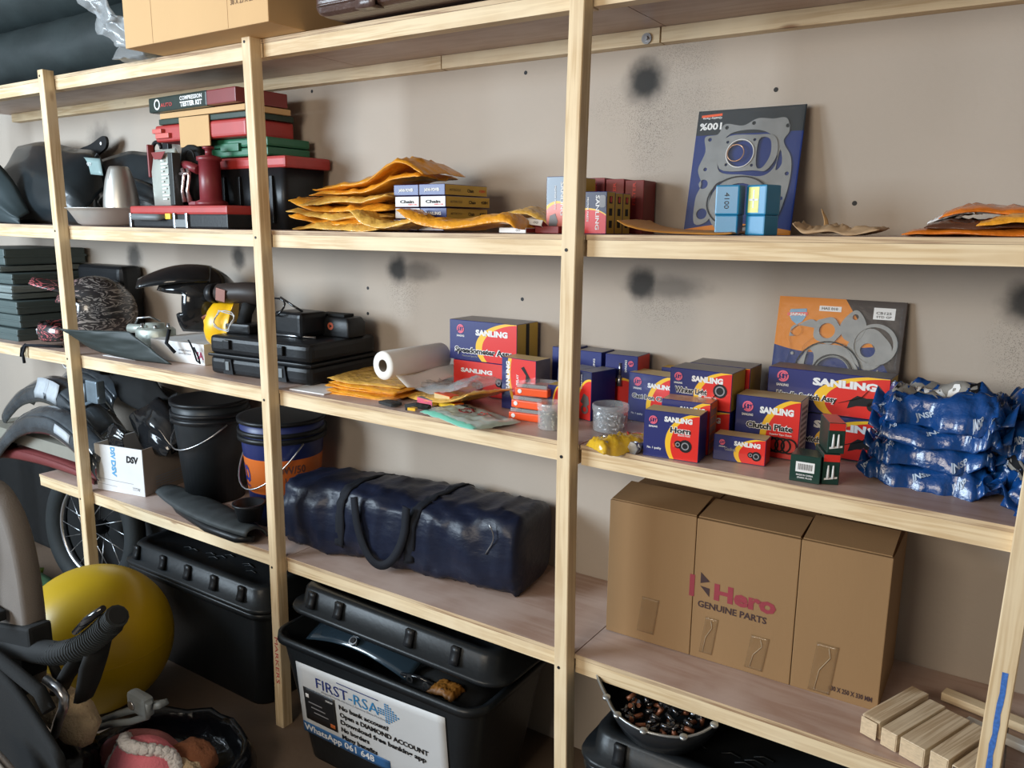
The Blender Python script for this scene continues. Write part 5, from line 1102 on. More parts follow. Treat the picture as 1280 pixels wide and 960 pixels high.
# tail fairing
t = thing('tail_fairing', 'long dusty black tail fairing lying along the shelf edge', 'fairing', (0, 0, 0)); zz = s4(-1.5)
bm = bm_(); sheet(bm, lambda a, b: (-1.865+.75*a, .225-.165*a-.02+(b-.5)*.17*math.sin(PI*min(1, .12+a*.75))**.6+.02*a, zz+.012+.034*math.sin(PI*b)**.5*(.5+.5*a)+.03*a*(1-b)+.002*math.sin(60*a)*math.sin(PI*b)), 40, 12, .006); part('panel', bm, mat('dusty_black', (.045, .052, .055), .55, var=.6, ns=16), t)
bm = bm_(); tube(bm, [(-1.86, .19, zz+.010), (-1.6, .085, zz+.012), (-1.35, .030, zz+.016), (-1.17, .020, zz+.02), (-1.12, .05, zz+.02)], [.006, .012, .016, .016, .012], 8); part('lip', bm, BLACKP, t)
bm = bm_(); lathe(bm, [(.040, 0), (.052, .05), (.058, .055), (.058, .062), (.050, .062), (.038, .01), (.0001, .008)], (-1.200, .10, zz+.060), n=26); part('cup', bm, BLACKP, t)

# left of the first post: wrapped fenders on a flat carton
t = thing('cardboard_box', 'flat beige carton under the wrapped fenders left of the first post', 'box', (-3.2, .12, .668)); bm = bm_(); bx(bm, 0, .98, 0, .32, 0, .058, bev=.003); part('carton', bm, mat('beige_card', (.26, .25, .21), .8, var=.08), t)
t = thing('red_fender', 'dull red curved fender under the flat beige carton', 'fender', (0, 0, 0)); bm = bm_()
sheet(bm, lambda a, b: (-3.05+.85*a, .10+.30*b, .6245+.030*math.sin(PI*a)**.5+.006*math.sin(PI*b)), 20, 10, .004)
sheet(bm, lambda a, b: (-3.05+.85*a, .10-.006*math.sin(PI*b), .6245+.030*math.sin(PI*a)**.5-.05*b*(1-.6*a)), 20, 6, .004); part('panel', bm, mat('dull_red', (.17, .035, .035), .5, var=.2), t)
WRAP = mat('wrapped_fender', (.05, .06, .07), .22, var=.7, ns=14, coat=.8, bump=.35, bs=26)
G = 'film-wrapped black fenders left of the first post'
def arch(label, x0, x1, z0_, zt, y, wd, seed, sag=0.):
    t = thing('wrapped_fender', label, 'fender', (0, 0, 0), 0, G); bm = bm_()
    def fn(a, b):
        g = PI*(.04+.92*a)
        x = x0+(x1-x0)*a; z = z0_+(zt-z0_)*math.sin(g)**.8+sag*(a-.5); return (x, y+wd*b, z+.035*math.sin(PI*b)+.004*fbm(a, b, seed, 7))
    sheet(bm, fn, 30, 12, .005); part('panel', bm, WRAP, t)
    bm = bm_()
    def fs(a, b): p = fn(a, 0); return (p[0]+.01*b*(a-.5), p[1]-.012*math.sin(PI*b), p[2]-.075*b)
    sheet(bm, fs, 30, 6, .004); part('side_panel', bm, WRAP, t)
    return t, fn, fs
t, fa, fs1 = arch('front film-wrapped fender curving down to the left', -3.06, -2.10, .60, .86, .06, .10, 51, .16)
bm = bm_(); sheet(bm, lambda a, b: Vector(fs1(.70+.12*a, .1+.5*b))+Vector((0, -.005, .004)), 4, 3, .0006); part('sticker', bm, mat('pale_label', (.46, .50, .54), .5, var=.15, ns=60), t)
t, fb, fs2 = arch('rear film-wrapped fender with white paper labels', -3.12, -2.30, .74, .955, .18, .14, 57, -.02)
for a0 in (.42, .52):
    bm = bm_(); sheet(bm, lambda a, b: Vector(fs2(a0+.13*a, -.5+1.2*b))+Vector((0, -.006-.01*(b < .4)*0, .0)), 4, 3, .0006); part('sticker', bm, CACHE['pale_label'], t)
t, fc_, fs3 = arch('small dark fender top showing behind the labelled one', -2.95, -2.42, .88, 1.0, .34, .09, 63)
# wheel under the shelf end
t = thing('motorcycle_wheel', 'spoked motorcycle wheel leaning under the left shelf end', 'wheel', (-2.46, .215, .315)); t.rotation_euler = (math.radians(-5), 0, math.radians(8))
def torus(bm, R_, r_, n=48, m=10, sy=1.): tube(bm, [(R_*math.cos(2*PI*i/n), 0, R_*math.sin(2*PI*i/n)) for i in range(n)], r_, m, closed=True, flat=sy)
bm = bm_(); torus(bm, .265, .045); part('tyre', bm, RUBBER, t)
bm = bm_(); torus(bm, .225, .014); part('rim', bm, STEEL, t)
bm = bm_(); cyl(bm, (0, -.05, 0), (0, .05, 0), .035, n=20); part('hub', bm, BLACKP, t)
for k in range(18):
    a = 2*PI*k/18; bm = bm_(); cyl(bm, (.032*math.cos(a+.5), (-1)**k*.035, .032*math.sin(a+.5)), (.222*math.cos(a), 0, .222*math.sin(a)), .0022, n=6); part('spoke', bm, STEEL, t)
t = thing('storage_tote', 'added black block standing in for the dark behind the spoked wheel', 'tote', (-3.95, .34, 0)); bm = bm_(); bx(bm, 0, 2.00, 0, .12, 0, .54, bev=.02); part('bin', bm, BLACKM, t)  # added dark block with lid, fills the shade under the shelf end
bm = bm_(); bx(bm, -.01, 2.01, -.01, .13, .541, .565, bev=.008); part('lid', bm, BLACKM, t)
t = thing('green_bag', 'dark green cloth bag with a lime stripe behind the yellow ball', 'bag', (-2.72, .12, 0)); bm = bm_(); bx(bm, -.25, .35, -.08, .04, 0, .14, bev=.04, seg=3); bm.free()
t.location = (-2.78, -.01, 0)
bm = bm_(); pack(bm, [(-.3, 0), (-.1, 0), (.15, 0), (.34, 0)], -.12, .10, .13, 71, .008); part('bag', bm, mat('green_cloth', (.035, .10, .045), .85, bump=.2), t)
bm = bm_(); tube(bm, [(.10, -.125, .01), (.10, -.11, .09), (.11, -.02, .140), (.11, .08, .11)], .014, 6, flat=.4); part('stripe', bm, mat('lime', (.28, .42, .05), .8), t, 'lime green stripe')
# ================================================================ top shelf
s1 = lambda x: S(1, x)+.001
t = thing('cardboard_box', 'large light brown cardboard box jutting over the top shelf edge', 'box', (-1.428, -.090, s1(-1.1)), 0)
bm = bm_(); bx(bm, 0, .668, 0, .50, 0, .36, bev=.003); part('carton', bm, CARD_L, t)
bm = bm_(); bx(bm, .145, .1465, -.0006, 0, .002, .358); bx(bm, .500, .5012, -.0006, 0, .002, .358); part('crease', bm, mat('crease', (.40, .24, .11), .8), t)
text(t, '38 X 25 X 28 CM', .515, .060, .014, mat('faded_ink', (.20, .12, .06), .8), wd=.125, bold=.02)
bm = bm_(); prism(bm, [(.06, .10), (.24, .10), (.24, .30), (.06, .30)], .6686, .6692, 'yz'); part('print', bm, mat('dark_patch', (.05, .03, .02), .7), t)
t = thing('suitcase', 'dark brown leather suitcase lying on the top shelf', 'suitcase', (-.640, -.045, s1(-.3)), 0)
bm = bm_(); bx(bm, 0, .66, 0, .40, .006, .20, bev=.035, seg=4); part('body', bm, LEATHER, t)
for zz in (.030, .178):
    bm = bm_(); tube(bm, [(x, y, zz) for x, y in rrect(.662, .402, .036, 5, .33, .20)], .004, 6, closed=True); part('piping', bm, LEATHER, t)
for xx in (.16, .46):
    bm = bm_(); sheet(bm, lambda a, b: (xx+.065*a+.02*math.sin(3*b)*0, [-.004, -.008, -.004, .06][min(3, int(b*3.01))] if 0 else (-.006 if b > .25 else -.006+.14*(.25-b)), .0045+max(0, (b-.25))*.25), 3, 16, .004); part('strap', bm, LEATHER, t)
ROLL = mat('dark_tarpaulin', (.018, .026, .027), .6, var=.5, ns=6, bump=.3, bs=14)
for k, (x0, x1, y, z, rr, lab) in enumerate(((-3.3, -1.50, .185, s1(-2.3), .118, 'lower dark rolled tarpaulin on the top shelf behind the cardboard box'), (-3.25, -1.46, .200, s1(-2.3)+.222, .130, 'upper dark rolled tarpaulin lying on the lower roll'))):
    t = thing('rolled_tarpaulin', lab, 'roll', (0, 0, 0), 0, 'dark rolled tarpaulins on the top shelf')
    bm = bm_(); R = []
    for i in range(61):
        a = i/60; R.append([(x0+(x1-x0)*a, y+rr*math.cos(g)*(1.12+.05*fbm(a*4, g*.8, k+1, 2)), z+rr+.002+max(-rr, rr*math.sin(g)*(1+.06*fbm(a*5, g, k+4, 2)))*.985) for g in [2*PI*j/36 for j in range(36)]])
    loft(bm, R); part('roll', bm, ROLL, t)
    for a in (.06,):
        bm = bm_(); tube(bm, [(x0+(x1-x0)*a, y+(rr*1.2)*math.cos(g), z+rr+.004+max(-rr, rr*1.04*math.sin(g))) for g in [2*PI*j/36 for j in range(36)]], .004, 6, closed=True); part('tie_cord', bm, WEB, t)
t = thing('plastic_bag', 'crumpled clear plastic bag between the tyres and the cardboard box', 'bag', (0, 0, 0))
bm = bm_(); sheet(bm, lambda a, b: (-1.74+.16*a+.16*b+.02*fbm(a, b, 3, 3), -.075+.06*a+.03*fbm(a, b, 9, 4), s1(-1.6)+.035+.20*(1-a)**1.4*(1-.35*b)+.03*fbm(a, b, 5, 4)+.02*b), 16, 12, .0006); part('film', bm, FILMB, t)
bm = bm_(); pack(bm, [(-1.64, s1(-1.5)+.004), (-1.55, s1(-1.5)), (-1.46, s1(-1.5))], -.01, .12, .05, 83, .012); part('knot', bm, FILMB, t)

# ================================================================ shelf 4 right: duffel, carton, timber offcuts
t = thing('duffel_bag', 'long navy nylon duffel bag with black carrying straps', 'bag', (-1.005, .085, s4(-.5)), 7)
L_, D_ = .86, .275
def duf(a, g):   # a along, g angle 0..1 round the section (start front-bottom, going up the front)
    k = 1-.05*(2*a-1)**2; hh = .262*(1-.10*(1-a)+.03*math.sin(5*a+1))*k; dd = D_*k
    th = 2*PI*g; c, s = math.cos(th), math.sin(th); p = .55
    y = -abs(c)**p*math.copysign(1, c)*dd/2; z = abs(s)**p*math.copysign(1, s)*hh/2
    endk = 1.
    w_ = .012*fbm(a*3+g*2.2, g*4, 1.3, 2.2)+.010*(1-abs(fbm(a*2.2+g*1.6, a*1.2-g*2.4, 7.7, 4.5)))**3+.006*math.sin(26*a+9*g+4*fbm(a, g, 4, 3))*(.4+.6*math.sin(PI*a))*.6
    n_ = Vector((0, y, z)).normalized()
    v = Vector((L_*a, dd/2+y, hh/2+z))+n_*w_; v.z = max(v.z, .0); return v
bm = bm_(); n, m_ = 70, 44
R = []
for i in range(n+1):
    a = i/n; R.append([duf(a, j/m_) for j in range(m_)])
def shrink(rg, k, dx): c = sum(rg, Vector())/len(rg); return [Vector((p.x+dx, c.y+(p.y-c.y)*k, max(0, c.z+(p.z-c.z)*k))) for p in rg]
R = [shrink(R[0], .45, -.022), shrink(R[0], .82, -.018), shrink(R[0], .95, -.008)]+R+[shrink(R[-1], .96, .008), shrink(R[-1], .86, .016), shrink(R[-1], .45, .018)]
loft(bm, R); part('bag_body', bm, NAVY, t)
def strapf(a0, a1, lean, g0, g1, wd, off=.004):
    bm = bm_(); sheet(bm, lambda u_, v_: (lambda p: p+ (p-Vector((p.x, D_/2, .13))).normalized()*off)(duf(a0+(a1-a0)*u_+wd*(v_-.5)/L_, g0+(g1-g0)*u_)), 26, 3, .003); return bm
for a0, a1 in ((.32, .27), (.67, .585)):
    part('strap', strapf(a0, a1, 0, .40, -.06, .034), WEB, t, 'black webbing strap')
bm = bm_(); pts = []
for k in range(25):
    s_ = k/24; a = .355+.215*s_; p = duf(a, .12+.20*(1-0)-.36*math.sin(PI*s_)**.6*1.0+.06); pts.append(p+Vector((0, -.012, 0)))
bm = bm_()
prev = None
for k in range(31):
    s_ = k/30; a = .36+.23*s_; z = .235-.205*math.sin(PI*s_)**.45; y = -.014-.010*math.sin(PI*s_)
    tx = Vector((1, 0, 0)) if .15 < s_ < .85 else Vector((.3, 0, 1)); q = Vector((L_*a, y, z))
    nrm = Vector((math.cos(PI*s_), 0, .55*math.sin(PI*s_)+.25)); nrm.normalize()
    cur = [bm.verts.new(q-nrm*.014+Vector((0, dy, 0))) for dy in (0, .003)]+[bm.verts.new(q+nrm*.014+Vector((0, dy, 0))) for dy in (.003, 0)]
    if prev:
        for i in range(4): fc = bm.faces.new((prev[i], prev[(i+1) % 4], cur[(i+1) % 4], cur[i])); fc.smooth = True
    prev = cur
part('carry_handle', bm, WEB, t, 'black carrying handle drooping over the front')
bm = bm_(); tube(bm, [(.79+.015*math.sin(k*.5), -.006, .23-.012*k) for k in range(9)], .002, 5); part('zip_cord', bm, STEEL, t)

t = thing('cardboard_box', 'large brown cardboard box marked Hero Genuine Parts', 'box', (.157, .195, s4(.5)), 1)
bm = bm_()
W_, Hh, Dd = .684, .372, .245
bx(bm, 0, .237, 0, Dd, 0, Hh, bev=.002); bx(bm, .2385, .488, .0, Dd, 0, Hh-.002, bev=.002); bx(bm, .4895, W_, .0, Dd, 0, Hh-.001, bev=.002); part('carton', bm, CARD, t)
for x0, x1, ft in ((.003, .235, 7), (.241, .486, 5), (.492, .681, 9)):
    bm = bm_(); bx(bm, x0, x1, 0, Dd*.50, 0, .003, bev=.0008); part('flap', bm, CARD, t, loc=(0, .004, Hh+.0005), rot=(math.radians(ft), 0, 0))
HR = mat('logo_dark_red', (.28, .035, .05), .75)
text(t, 'Hero', .292, .170, .040, HR, wd=.152, bold=.045); text(t, 'GENUINE PARTS', .252, .140, .0165, mat('box_ink', (.06, .035, .035), .8), wd=.172, bold=.025)
bm = bm_(); prism(bm, [(.228, .163), (.241, .163), (.241, .221), (.228, .221)], -.0006, -.001); part('emblem', bm, HR, t)
bm = bm_(); prism(bm, [(.256, .203), (.280, .212), (.256, .232)], -.0006, -.001); prism(bm, [(.256, .196), (.280, .172), (.280, .194)], -.0006, -.001); part('emblem', bm, CACHE['box_ink'], t)
text(t, '630 X 250 X 330 MM', .576, .020, .0115, CACHE['box_ink'], wd=.095, bold=.03)
TAPE = mat('brown_tape', (.38, .23, .11), .22, coat=.4, alpha=.38)
for (a, b, c, d, hl) in ((.090, .020, .048, .10, 0), (.262, .012, .034, .10, 1), (.378, .008, .045, .09, 1), (.530, .0, .050, .125, 1)):
    bm = bm_(); sheet(bm, lambda u_, v_: (a+c*u_+.012*v_, -.0012-.0006*abs(fbm(u_, v_, a*9, 6)), b+.006+d*v_), 6, 10, .0003); part('tape', bm, TAPE, t)
    if hl:
        bm = bm_(); tube(bm, [(a+c*.3, -.0018, b+.01), (a+c*.45, -.002, b+d*.5), (a+c*.9, -.002, b+d*.8), (a+c*.8, -.002, b+d*.98)], .0012, 5, flat=.5); part('tape_crease_glint', bm, mat('tape_highlight', (.55, .45, .32), .25), t)  # pale tube paints a highlight along the tape crease

G = 'short pine offcuts at the right end of the shelf'
D38 = .038
for k, (x, y, rz, ln, wd, hh, lab) in enumerate((
  (.823, .100, -22, .20, .040, .044, 'leftmost pine offcut with a splintered front end'),
  (.8675, .082, -22, .19, .035, .040, 'second pine offcut from the left'),
  (.9065, .066, -22, .18, .052, .042, 'wide pine offcut with a knot on top'),
  (.9640, .045, -22, .17, .037, .046, 'pine offcut with pale end grain, second from the right'),
  (1.0050, .030, -22, .12, .038, .040, 'short dark-ended pine offcut beside the right post'))):
    t = thing('wood_block', lab, 'wood', (x, y, s4(.95)), rz, G)
    bm = bm_(); bx(bm, 0, wd, 0, ln, 0, hh, bev=.0015)
    if k == 0:
        for v in bm.verts:
            if v.co.y < .01: v.co.y += .02*math.sin(v.co.z*140)+.012
    part('block', bm, W_BLK, t)
    bm = bm_(); bx(bm, .002, wd-.002, -.0012, -.0002, .002, hh-.002); part('end_grain', bm, [mat('end_grain', (.60, .46, .30), .8, var=.35, ns=90, scale=(1, 1, 3)), mat('dark_end', (.10, .07, .05), .9, var=.5, ns=60)][k == 4], t)
    if k == 0: t.children[-1].location.y = .0
t = thing('wood_stick', 'long thin pine stick lying behind the offcuts', 'wood', (.955, .335, s4(1.)+.002), -14)
bm = bm_(); bx(bm, 0, .40, 0, .032, 0, .020, bev=.002); part('stick', bm, W_X, t)
t = thing('wood_stick', 'white-painted stick propped behind the right post', 'wood', (1.010, .250, s4(1.)+.004), -18)
bm = bm_(); bx(bm, 0, .36, 0, .022, 0, .016, bev=.002); part('stick', bm, mat('white_paint', (.75, .75, .72), .5), t)

# ================================================================ floor: totes
def tote(label, loc, rz, w_, d_, h_, lid=True, lid_rot=None, lid_loc=None, taper=.10, ribs=(.12, .26, .60, .80)):
    t = thing('storage_tote', label, 'tote', loc, rz, 'big black storage totes on the floor')
    bm = bm_(); R = []
    for tp, z in ((taper, .0), (taper*.98, .01), (0.0, h_-.02), (-.0, h_)):
        R.append([(x, y, z) for x, y in rrect(w_*(1-2*tp*.9), d_*(1-2*tp), .06, 5, w_/2, d_/2)])
    R += [[(x, y, h_) for x, y in rrect(w_+.03, d_+.03, .07, 5, w_/2, d_/2)], [(x, y, h_-.022) for x, y in rrect(w_+.034, d_+.034, .07, 5, w_/2, d_/2)], [(x, y, h_-.022) for x, y in rrect(w_+.028, d_+.028, .07, 5, w_/2, d_/2)], [(x, y, h_-.004) for x, y in rrect(w_+.022, d_+.022, .07, 5, w_/2, d_/2)], [(x, y, h_-.004) for x, y in rrect(w_-.012, d_-.012, .055, 5, w_/2, d_/2)], [(x, y, .012) for x, y in rrect(w_*(1-2*taper*.9)-.012, d_*(1-2*taper)-.012, .055, 5, w_/2, d_/2)]]
    loft(bm, R); part('bin', bm, TOTE, t)
    if lid:
        bm = bm_(); lw, ld = w_+.04, d_+.04
        R = [[(x, y, z) for x, y in rrect(a, b, c, 5)] for a, b, c, z in ((lw, ld, .075, 0), (lw+.008, ld+.008, .078, .008), (lw, ld, .075, .018), (lw-.05, ld-.05, .06, .020), (lw-.065, ld-.065, .055, .070), (lw-.085, ld-.085, .05, .080), (lw-.13, ld-.13, .045, .080), (lw-.14, ld-.14, .04, .068), (lw*.3, ld*.3, .03, .068))]
        loft(bm, R); lo = part('lid', bm, TOTE, t, loc=lid_loc or (w_/2, d_/2, h_+.001), rot=lid_rot)
        for rx in ribs:
            for sy in (-1, 1):
                bm = bm_(); x = (rx-.5)*lw
                sheet(bm, lambda a, b: (x-.014+.028*b, sy*((ld/2)-.022-.012*min(1, a*1.6)+.002), .020+.052*a), 4, 2, .012); part('lid_rib', bm, BLACKP, lo)
        bm = bm_()
        rnd = random.Random(4)
        for k in range(16):
            x = rnd.uniform(-.33, .30)*lw; y = rnd.uniform(-.28, .26)*ld
            tube(bm, [(x, y, .0695), (x+.02, y+.012, .071), (x+.045, y+.008, .0695)], .004, 5, flat=.4)
        part('embossed_mark', bm, TOTE, lo, kind='stuff')
    return t
t = tote('closed black tote with ribbed lid behind the yellow ball', (-1.83, .000, 0), 0, .80, .42, .395, ribs=(.10, .30, .48, .84, .66))
t = tote('open black tote with tilted lid and a bank banner taped on its front', (-.865, -.085, 0), 1, .78, .40, .425, lid=True, lid_loc=(.40, .270, .462), lid_rot=(math.radians(-3), math.radians(2), math.radians(1)))
open_tote = t
# banner on the front of the open tote
def onT(a, b):   # a along the front, b height -> follows the tapered, slightly bowed front
    k = b/.425; y = .10*.40*(1-k)-.0035-.004*math.sin(PI*min(1, max(0, a/.78))); return Vector((a, y, b))
BAN = mat('banner_vinyl', (.56, .57, .58), .5, var=.08, ns=5, bump=.2, bs=9)
bx0, bx1 = .085, .675
t = thing('banner', 'white vinyl banner reading First-RSA on the front of the open tote', 'banner', (-.865, -.085, 0), 1)
bm = bm_(); sheet(bm, lambda u_, v_: onT(bx0+(bx1-bx0)*u_, .095+(.255+.020*u_)*v_+.0*u_), 20, 10, .0012)
part('vinyl', bm, BAN, t)
def onT2(d): return lambda a, b: onT(a, b)+Vector((0, -d, 0))
def quad(x0, z0_, x1, z1, m, d=.0016, name='print', lab=None):
    bm = bm_(); sheet(bm, lambda u_, v_: onT(x0+(x1-x0)*u_, z0_+(z1-z0_)*v_)+Vector((0, -d, 0)), 10, 4, .0003); return part(name, bm, m, t, lab)
quad(bx0+.002, .097, .455, .135, mat('banner_blue', (.035, .13, .32), .5), lab='blue strip')
quad(bx0+.022, .150, .245, .268, mat('bank_card', (.02, .02, .022), .3), lab='black bank card picture'); quad(bx0+.030, .232, bx0+.044, .246, WHITE, .0022); quad(.215, .158, .236, .172, mat('card_orange', (.5, .12, .03), .5), .0022)
text(t, 'DIAMOND', .205, .248, .006, WHITE, wd=.03, fn=onT2(.0022)); 
for k in range(3): quad(.125+.01*k, .215-.016*k, .185+.012*k, .219-.016*k, GREYT, .0022)
text(t, 'FIRST', .170, .285, .036, mat('banner_navy', (.015, .03, .16), .5), wd=.135, fn=onT2(.0018), bold=0.0); text(t, '-RSA', .308, .285, .036, mat('banner_cyan', (.03, .20, .42), .5), wd=.12, fn=onT2(.0018), bold=0.0)
text(t, 'Prepaid Cards Airtime | Airtime Data Products', .190, .274, .006, GREYT, wd=.27, fn=onT2(.0018))
quad(.262, .334, .430, .337, CACHE['banner_navy']); 
cx, cz = .470, .300
for i in range(9):
    for j in range(-4, 5):
        if (i < 4 and abs(j) <= 1) or (i >= 4 and abs(j) <= 8-i) or (i == 3 and abs(j) <= 4):
            quad(cx-.045+i*.0095, cz+j*.0075, cx-.039+i*.0095, cz+.005+j*.0075, CACHE['banner_cyan'])
for k, s_ in enumerate(('No bank account?', 'Open a DIAMOND ACCOUNT', 'Download free banking app', 'No borders', 'Many benefits')):
    text(t, s_, .262, .243-.0265*k, .0155, BLK, wd=(.20, .345, .335, .115, .145)[k], fn=onT2(.0018), bold=.035)
text(t, 'WhatsApp 061 648', .092, .106, .022, WHITE, wd=.30, fn=onT2(.0022), bold=.02)
# contents of the open tote
t = thing('black_fairing', 'glossy black fairing with a bolt hole inside the open tote', 'fairing', (-.865, -.085, 0), 1)
bm = bm_(); sheet(bm, lambda a, b: (.07+.42*a, .06+.24*b, .37+.055*math.sin(PI*(.15+.75*a))+.035*math.sin(PI*b)), 24, 12, .004); part('panel', bm, mat('blue_black_gloss', (.02, .035, .05), .14, coat=.8), t)
bm = bm_(); cyl(bm, (.27, .075, .438), (.27, .068, .446), .014, n=16); part('bolt_hole', bm, STEEL, t); bm = bm_(); cyl(bm, (.27, .070, .444), (.27, .066, .449), .009, n=14); part('bolt_hole', bm, BLK, t)
t = thing('black_fairing', 'matte black trim lying right of the bolted fairing in the open tote', 'fairing', (-.865, -.085, 0), 1)
bm = bm_(); sheet(bm, lambda a, b: (.44+.28*a, .06+.24*b, .345+.035*math.sin(PI*a)+.02*math.sin(5*b)), 18, 10, .004); part('panel', bm, BLACKM, t)
bm = bm_(); tube(bm, [(.46, .07, .395), (.52, .08, .40), (.60, .09, .385)], .007, 6); part('pipe', bm, BLACKG, t)
for a in (.56, .50, .62):
    bm = bm_(); ring_bm(bm, a, .397, .012, .007, y=.06); part('ring', bm, STEEL, t)
bm = bm_(); pack(bm, [(.57, .385), (.62, .390), (.66, .385)], .05, .12, .012, 91, .006); part('orange_scrap', bm, mat('brown_orange', (.20, .08, .01), .5), t)
# third tote, lower right, with a casing full of bolts on top
t = tote('dark tote under the right bay with an engine cover on its lid', (.225, -.045, 0), 0, .74, .42, .40, ribs=(.15, .5, .85))
t = thing('engine_cover', 'upturned black engine cover full of loose bolts on the tote lid', 'engine part', (.400, .045, .4865)); t.rotation_euler = (math.radians(9), 0, math.radians(12))
bm = bm_(); oc = spl([(-.16, .13), (-.19, .05), (-.14, -.04), (-.10, -.09), (-.03, -.12), (.06, -.11), (.12, -.05), (.15, .06), (.10, .15), (0, .18)], 5)
R = []
for k, z in ((.62, 0), (.80, .012), (.93, .05), (1., .085), (.955, .087), (.90, .05), (.74, .02), (.1, .016)): R.append([(x*k, y*k+.02, z) for x, y in oc])
loft(bm, R); part('casing', bm, mat('casing_black', (.015, .018, .022), .3, coat=.3), t)
bm = bm_(); tube(bm, [(x, y+.02, .087) for x, y in oc], .003, 6, closed=True)
for i in range(0, len(oc), 5): lathe(bm, [(.0001, 0), (.0095, 0), (.0095, .005), (.0001, .005)], (oc[i][0], oc[i][1]+.02, .085), n=12)
part('gasket_face', bm, mat('machined', (.40, .42, .43), .3, metal=.7), t, 'bare metal flange with bolt lugs')
rnd = random.Random(8); bm = bm_(); b2_ = bm_()
for k in range(120):
    a = rnd.uniform(0, 2*PI); q = .095*math.sqrt(rnd.random()); c = Vector((q*math.cos(a)-.01, q*math.sin(a)*1.05+.03, .030+rnd.random()*.035)); d = Vector((rnd.uniform(-1, 1), rnd.uniform(-1, 1), rnd.uniform(-.5, .5))).normalized()*.012
    cyl(bm if k % 4 else b2_, c-d, c+d, .006, n=6); 
part('bolts', bm, mat('oily_bolts', (.12, .12, .13), .2, metal=.9, var=.6, ns=70), t, kind='stuff'); part('rusty_bolts', b2_, mat('rusty', (.22, .08, .04), .4, metal=.3), t, kind='stuff')
t = thing('black_bag', 'glossy black bag behind the engine cover on the dark tote', 'bag', (.0, 0, 0)); bm = bm_(); pack(bm, [(.20, .478), (.27, .474), (.36, .474)], .20, .385, .06, 95, .012); part('bag', bm, BINBAG, t)

# ================================================================ floor: ball, pushchair, bag of soft toys
t = thing('exercise_ball', 'large yellow exercise ball on the floor in front of the black tote', 'ball', (-1.600, -.270, .2565))
bm = bm_(); bmesh.ops.create_uvsphere(bm, u_segments=64, v_segments=40, radius=.256); part('ball', bm, YEL, t, smooth=True)
bm = bm_(); lathe(bm, [(.2561, -.0), (.2566, .0015), (.2561, .003)], (0, 0, .0), n=64); part('seam', bm, YEL, t)
bm = bm_(); cyl(bm, (.10, -.225, .0), (.101, -.228, .0), .006, n=12); part('valve', bm, BLACKM, t)

t = thing('pushchair', 'folded pushchair with taupe back panel, dark seat and ribbed handle at the left', 'pushchair', (0, 0, 0))
def ob(name, bm, m, lab=None): return part(name, bm, m, t, lab)
bm = bm_(); R = []
for k, yy in ((.93, -.655), (1., -.645), (1., -.60), (.93, -.59)):
    R.append([(-1.420+.195*k*abs(math.cos(a))**.75*math.copysign(1, math.cos(a)), yy, .62+.345*k*abs(math.sin(a))**.8*math.copysign(1, math.sin(a))) for a in [2*PI*i/48 for i in range(48)]])
loft(bm, R); ob('back_panel', bm, TAUPE, 'rounded taupe back panel')
bm = bm_(); bx(bm, -1.53, -1.30, -.71, -.665, .585, .615, bev=.006); ob('cross_bar', bm, BLACKM); 
bm = bm_(); bx(bm, -1.52, -1.185, -.665, -.600, .512, .592, bev=.010); 
for v in bm.verts: v.co.z += (v.co.x+1.185)*.22
ob('hinge_arm', bm, BLACKM)
bm = bm_(); bx(bm, -1.52, -1.235, -.665, -.600, .418, .486, bev=.010)
for v in bm.verts: v.co.z += (v.co.x+1.235)*.22
ob('hinge_arm', bm, BLACKM)
hp = [(-1.50, -.64, .44), (-1.35, -.64, .478), (-1.20, -.64, .508), (-1.08, -.64, .540), (-.97, -.64, .590), (-.88, -.64, .650), (-.81, -.64, .705), (-.765, -.64, .745)]
bm = bm_(); tube(bm, hp, [.034, .034, .034, .032, .030, .028, .028, .022], 14); ob('handle', bm, BLACKM)
bm = bm_()
def hpt(s_): return Vector(lerp_pts(hp, s_))
for k in range(34):
    s_ = .32+.66*k/33; p = hpt(s_); d = (hpt(min(1, s_+.01))-hpt(s_-.01)).normalized(); tube(bm, [p-d*.0022, p+d*.0022], .033 if s_ < .9 else .029, 12)
ob('handle_ribs', bm, RUBBER, 'ribbed rubber sleeve')
bm = bm_(); tube(bm, [(-.80, -.655, .76), (-.86, -.665, .715), (-.92, -.67, .665)], [.008, .012, .008], 8); ob('trigger', bm, BLACKG)
bm = bm_(); tube(bm, [(-.92, -.63, .63), (-1.0, -.63, .545), (-1.08, -.63, .46), (-1.14, -.62, .40)], [.035, .032, .028, .03], 8, flat=.5); tube(bm, [(-.90, -.62, .62), (-.94, -.62, .55), (-.98, -.62, .47), (-1.01, -.62, .42)], [.035, .04, .035, .03], 8, flat=.4); tube(bm, [(-1.21, -.61, .50), (-1.16, -.61, .42), (-1.14, -.61, .36)], .014, 8); ob('strut', bm, BLACKM)
bm = bm_(); sheet(bm, lambda a, b: (-1.30+.44*a, -.50+.03*b, .15+.245*a+.012*math.sin(PI*a)), 8, 3, .016); tube(bm, [(-1.31, -.51, .125), (-1.1, -.51, .245), (-.98, -.51, .300), (-.90, -.51, .345), (-.885, -.51, .395)], .010, 8); ob('foot_bar', bm, GREYP)
bm = bm_(); bx(bm, -.975, -.885, -.525, -.49, .345, .405, bev=.015); ob('joint', bm, GREYP); bm = bm_(); cyl(bm, (-.945, -.530, .372), (-.945, -.524, .372), .013, n=14); ob('rivet', bm, STEEL)
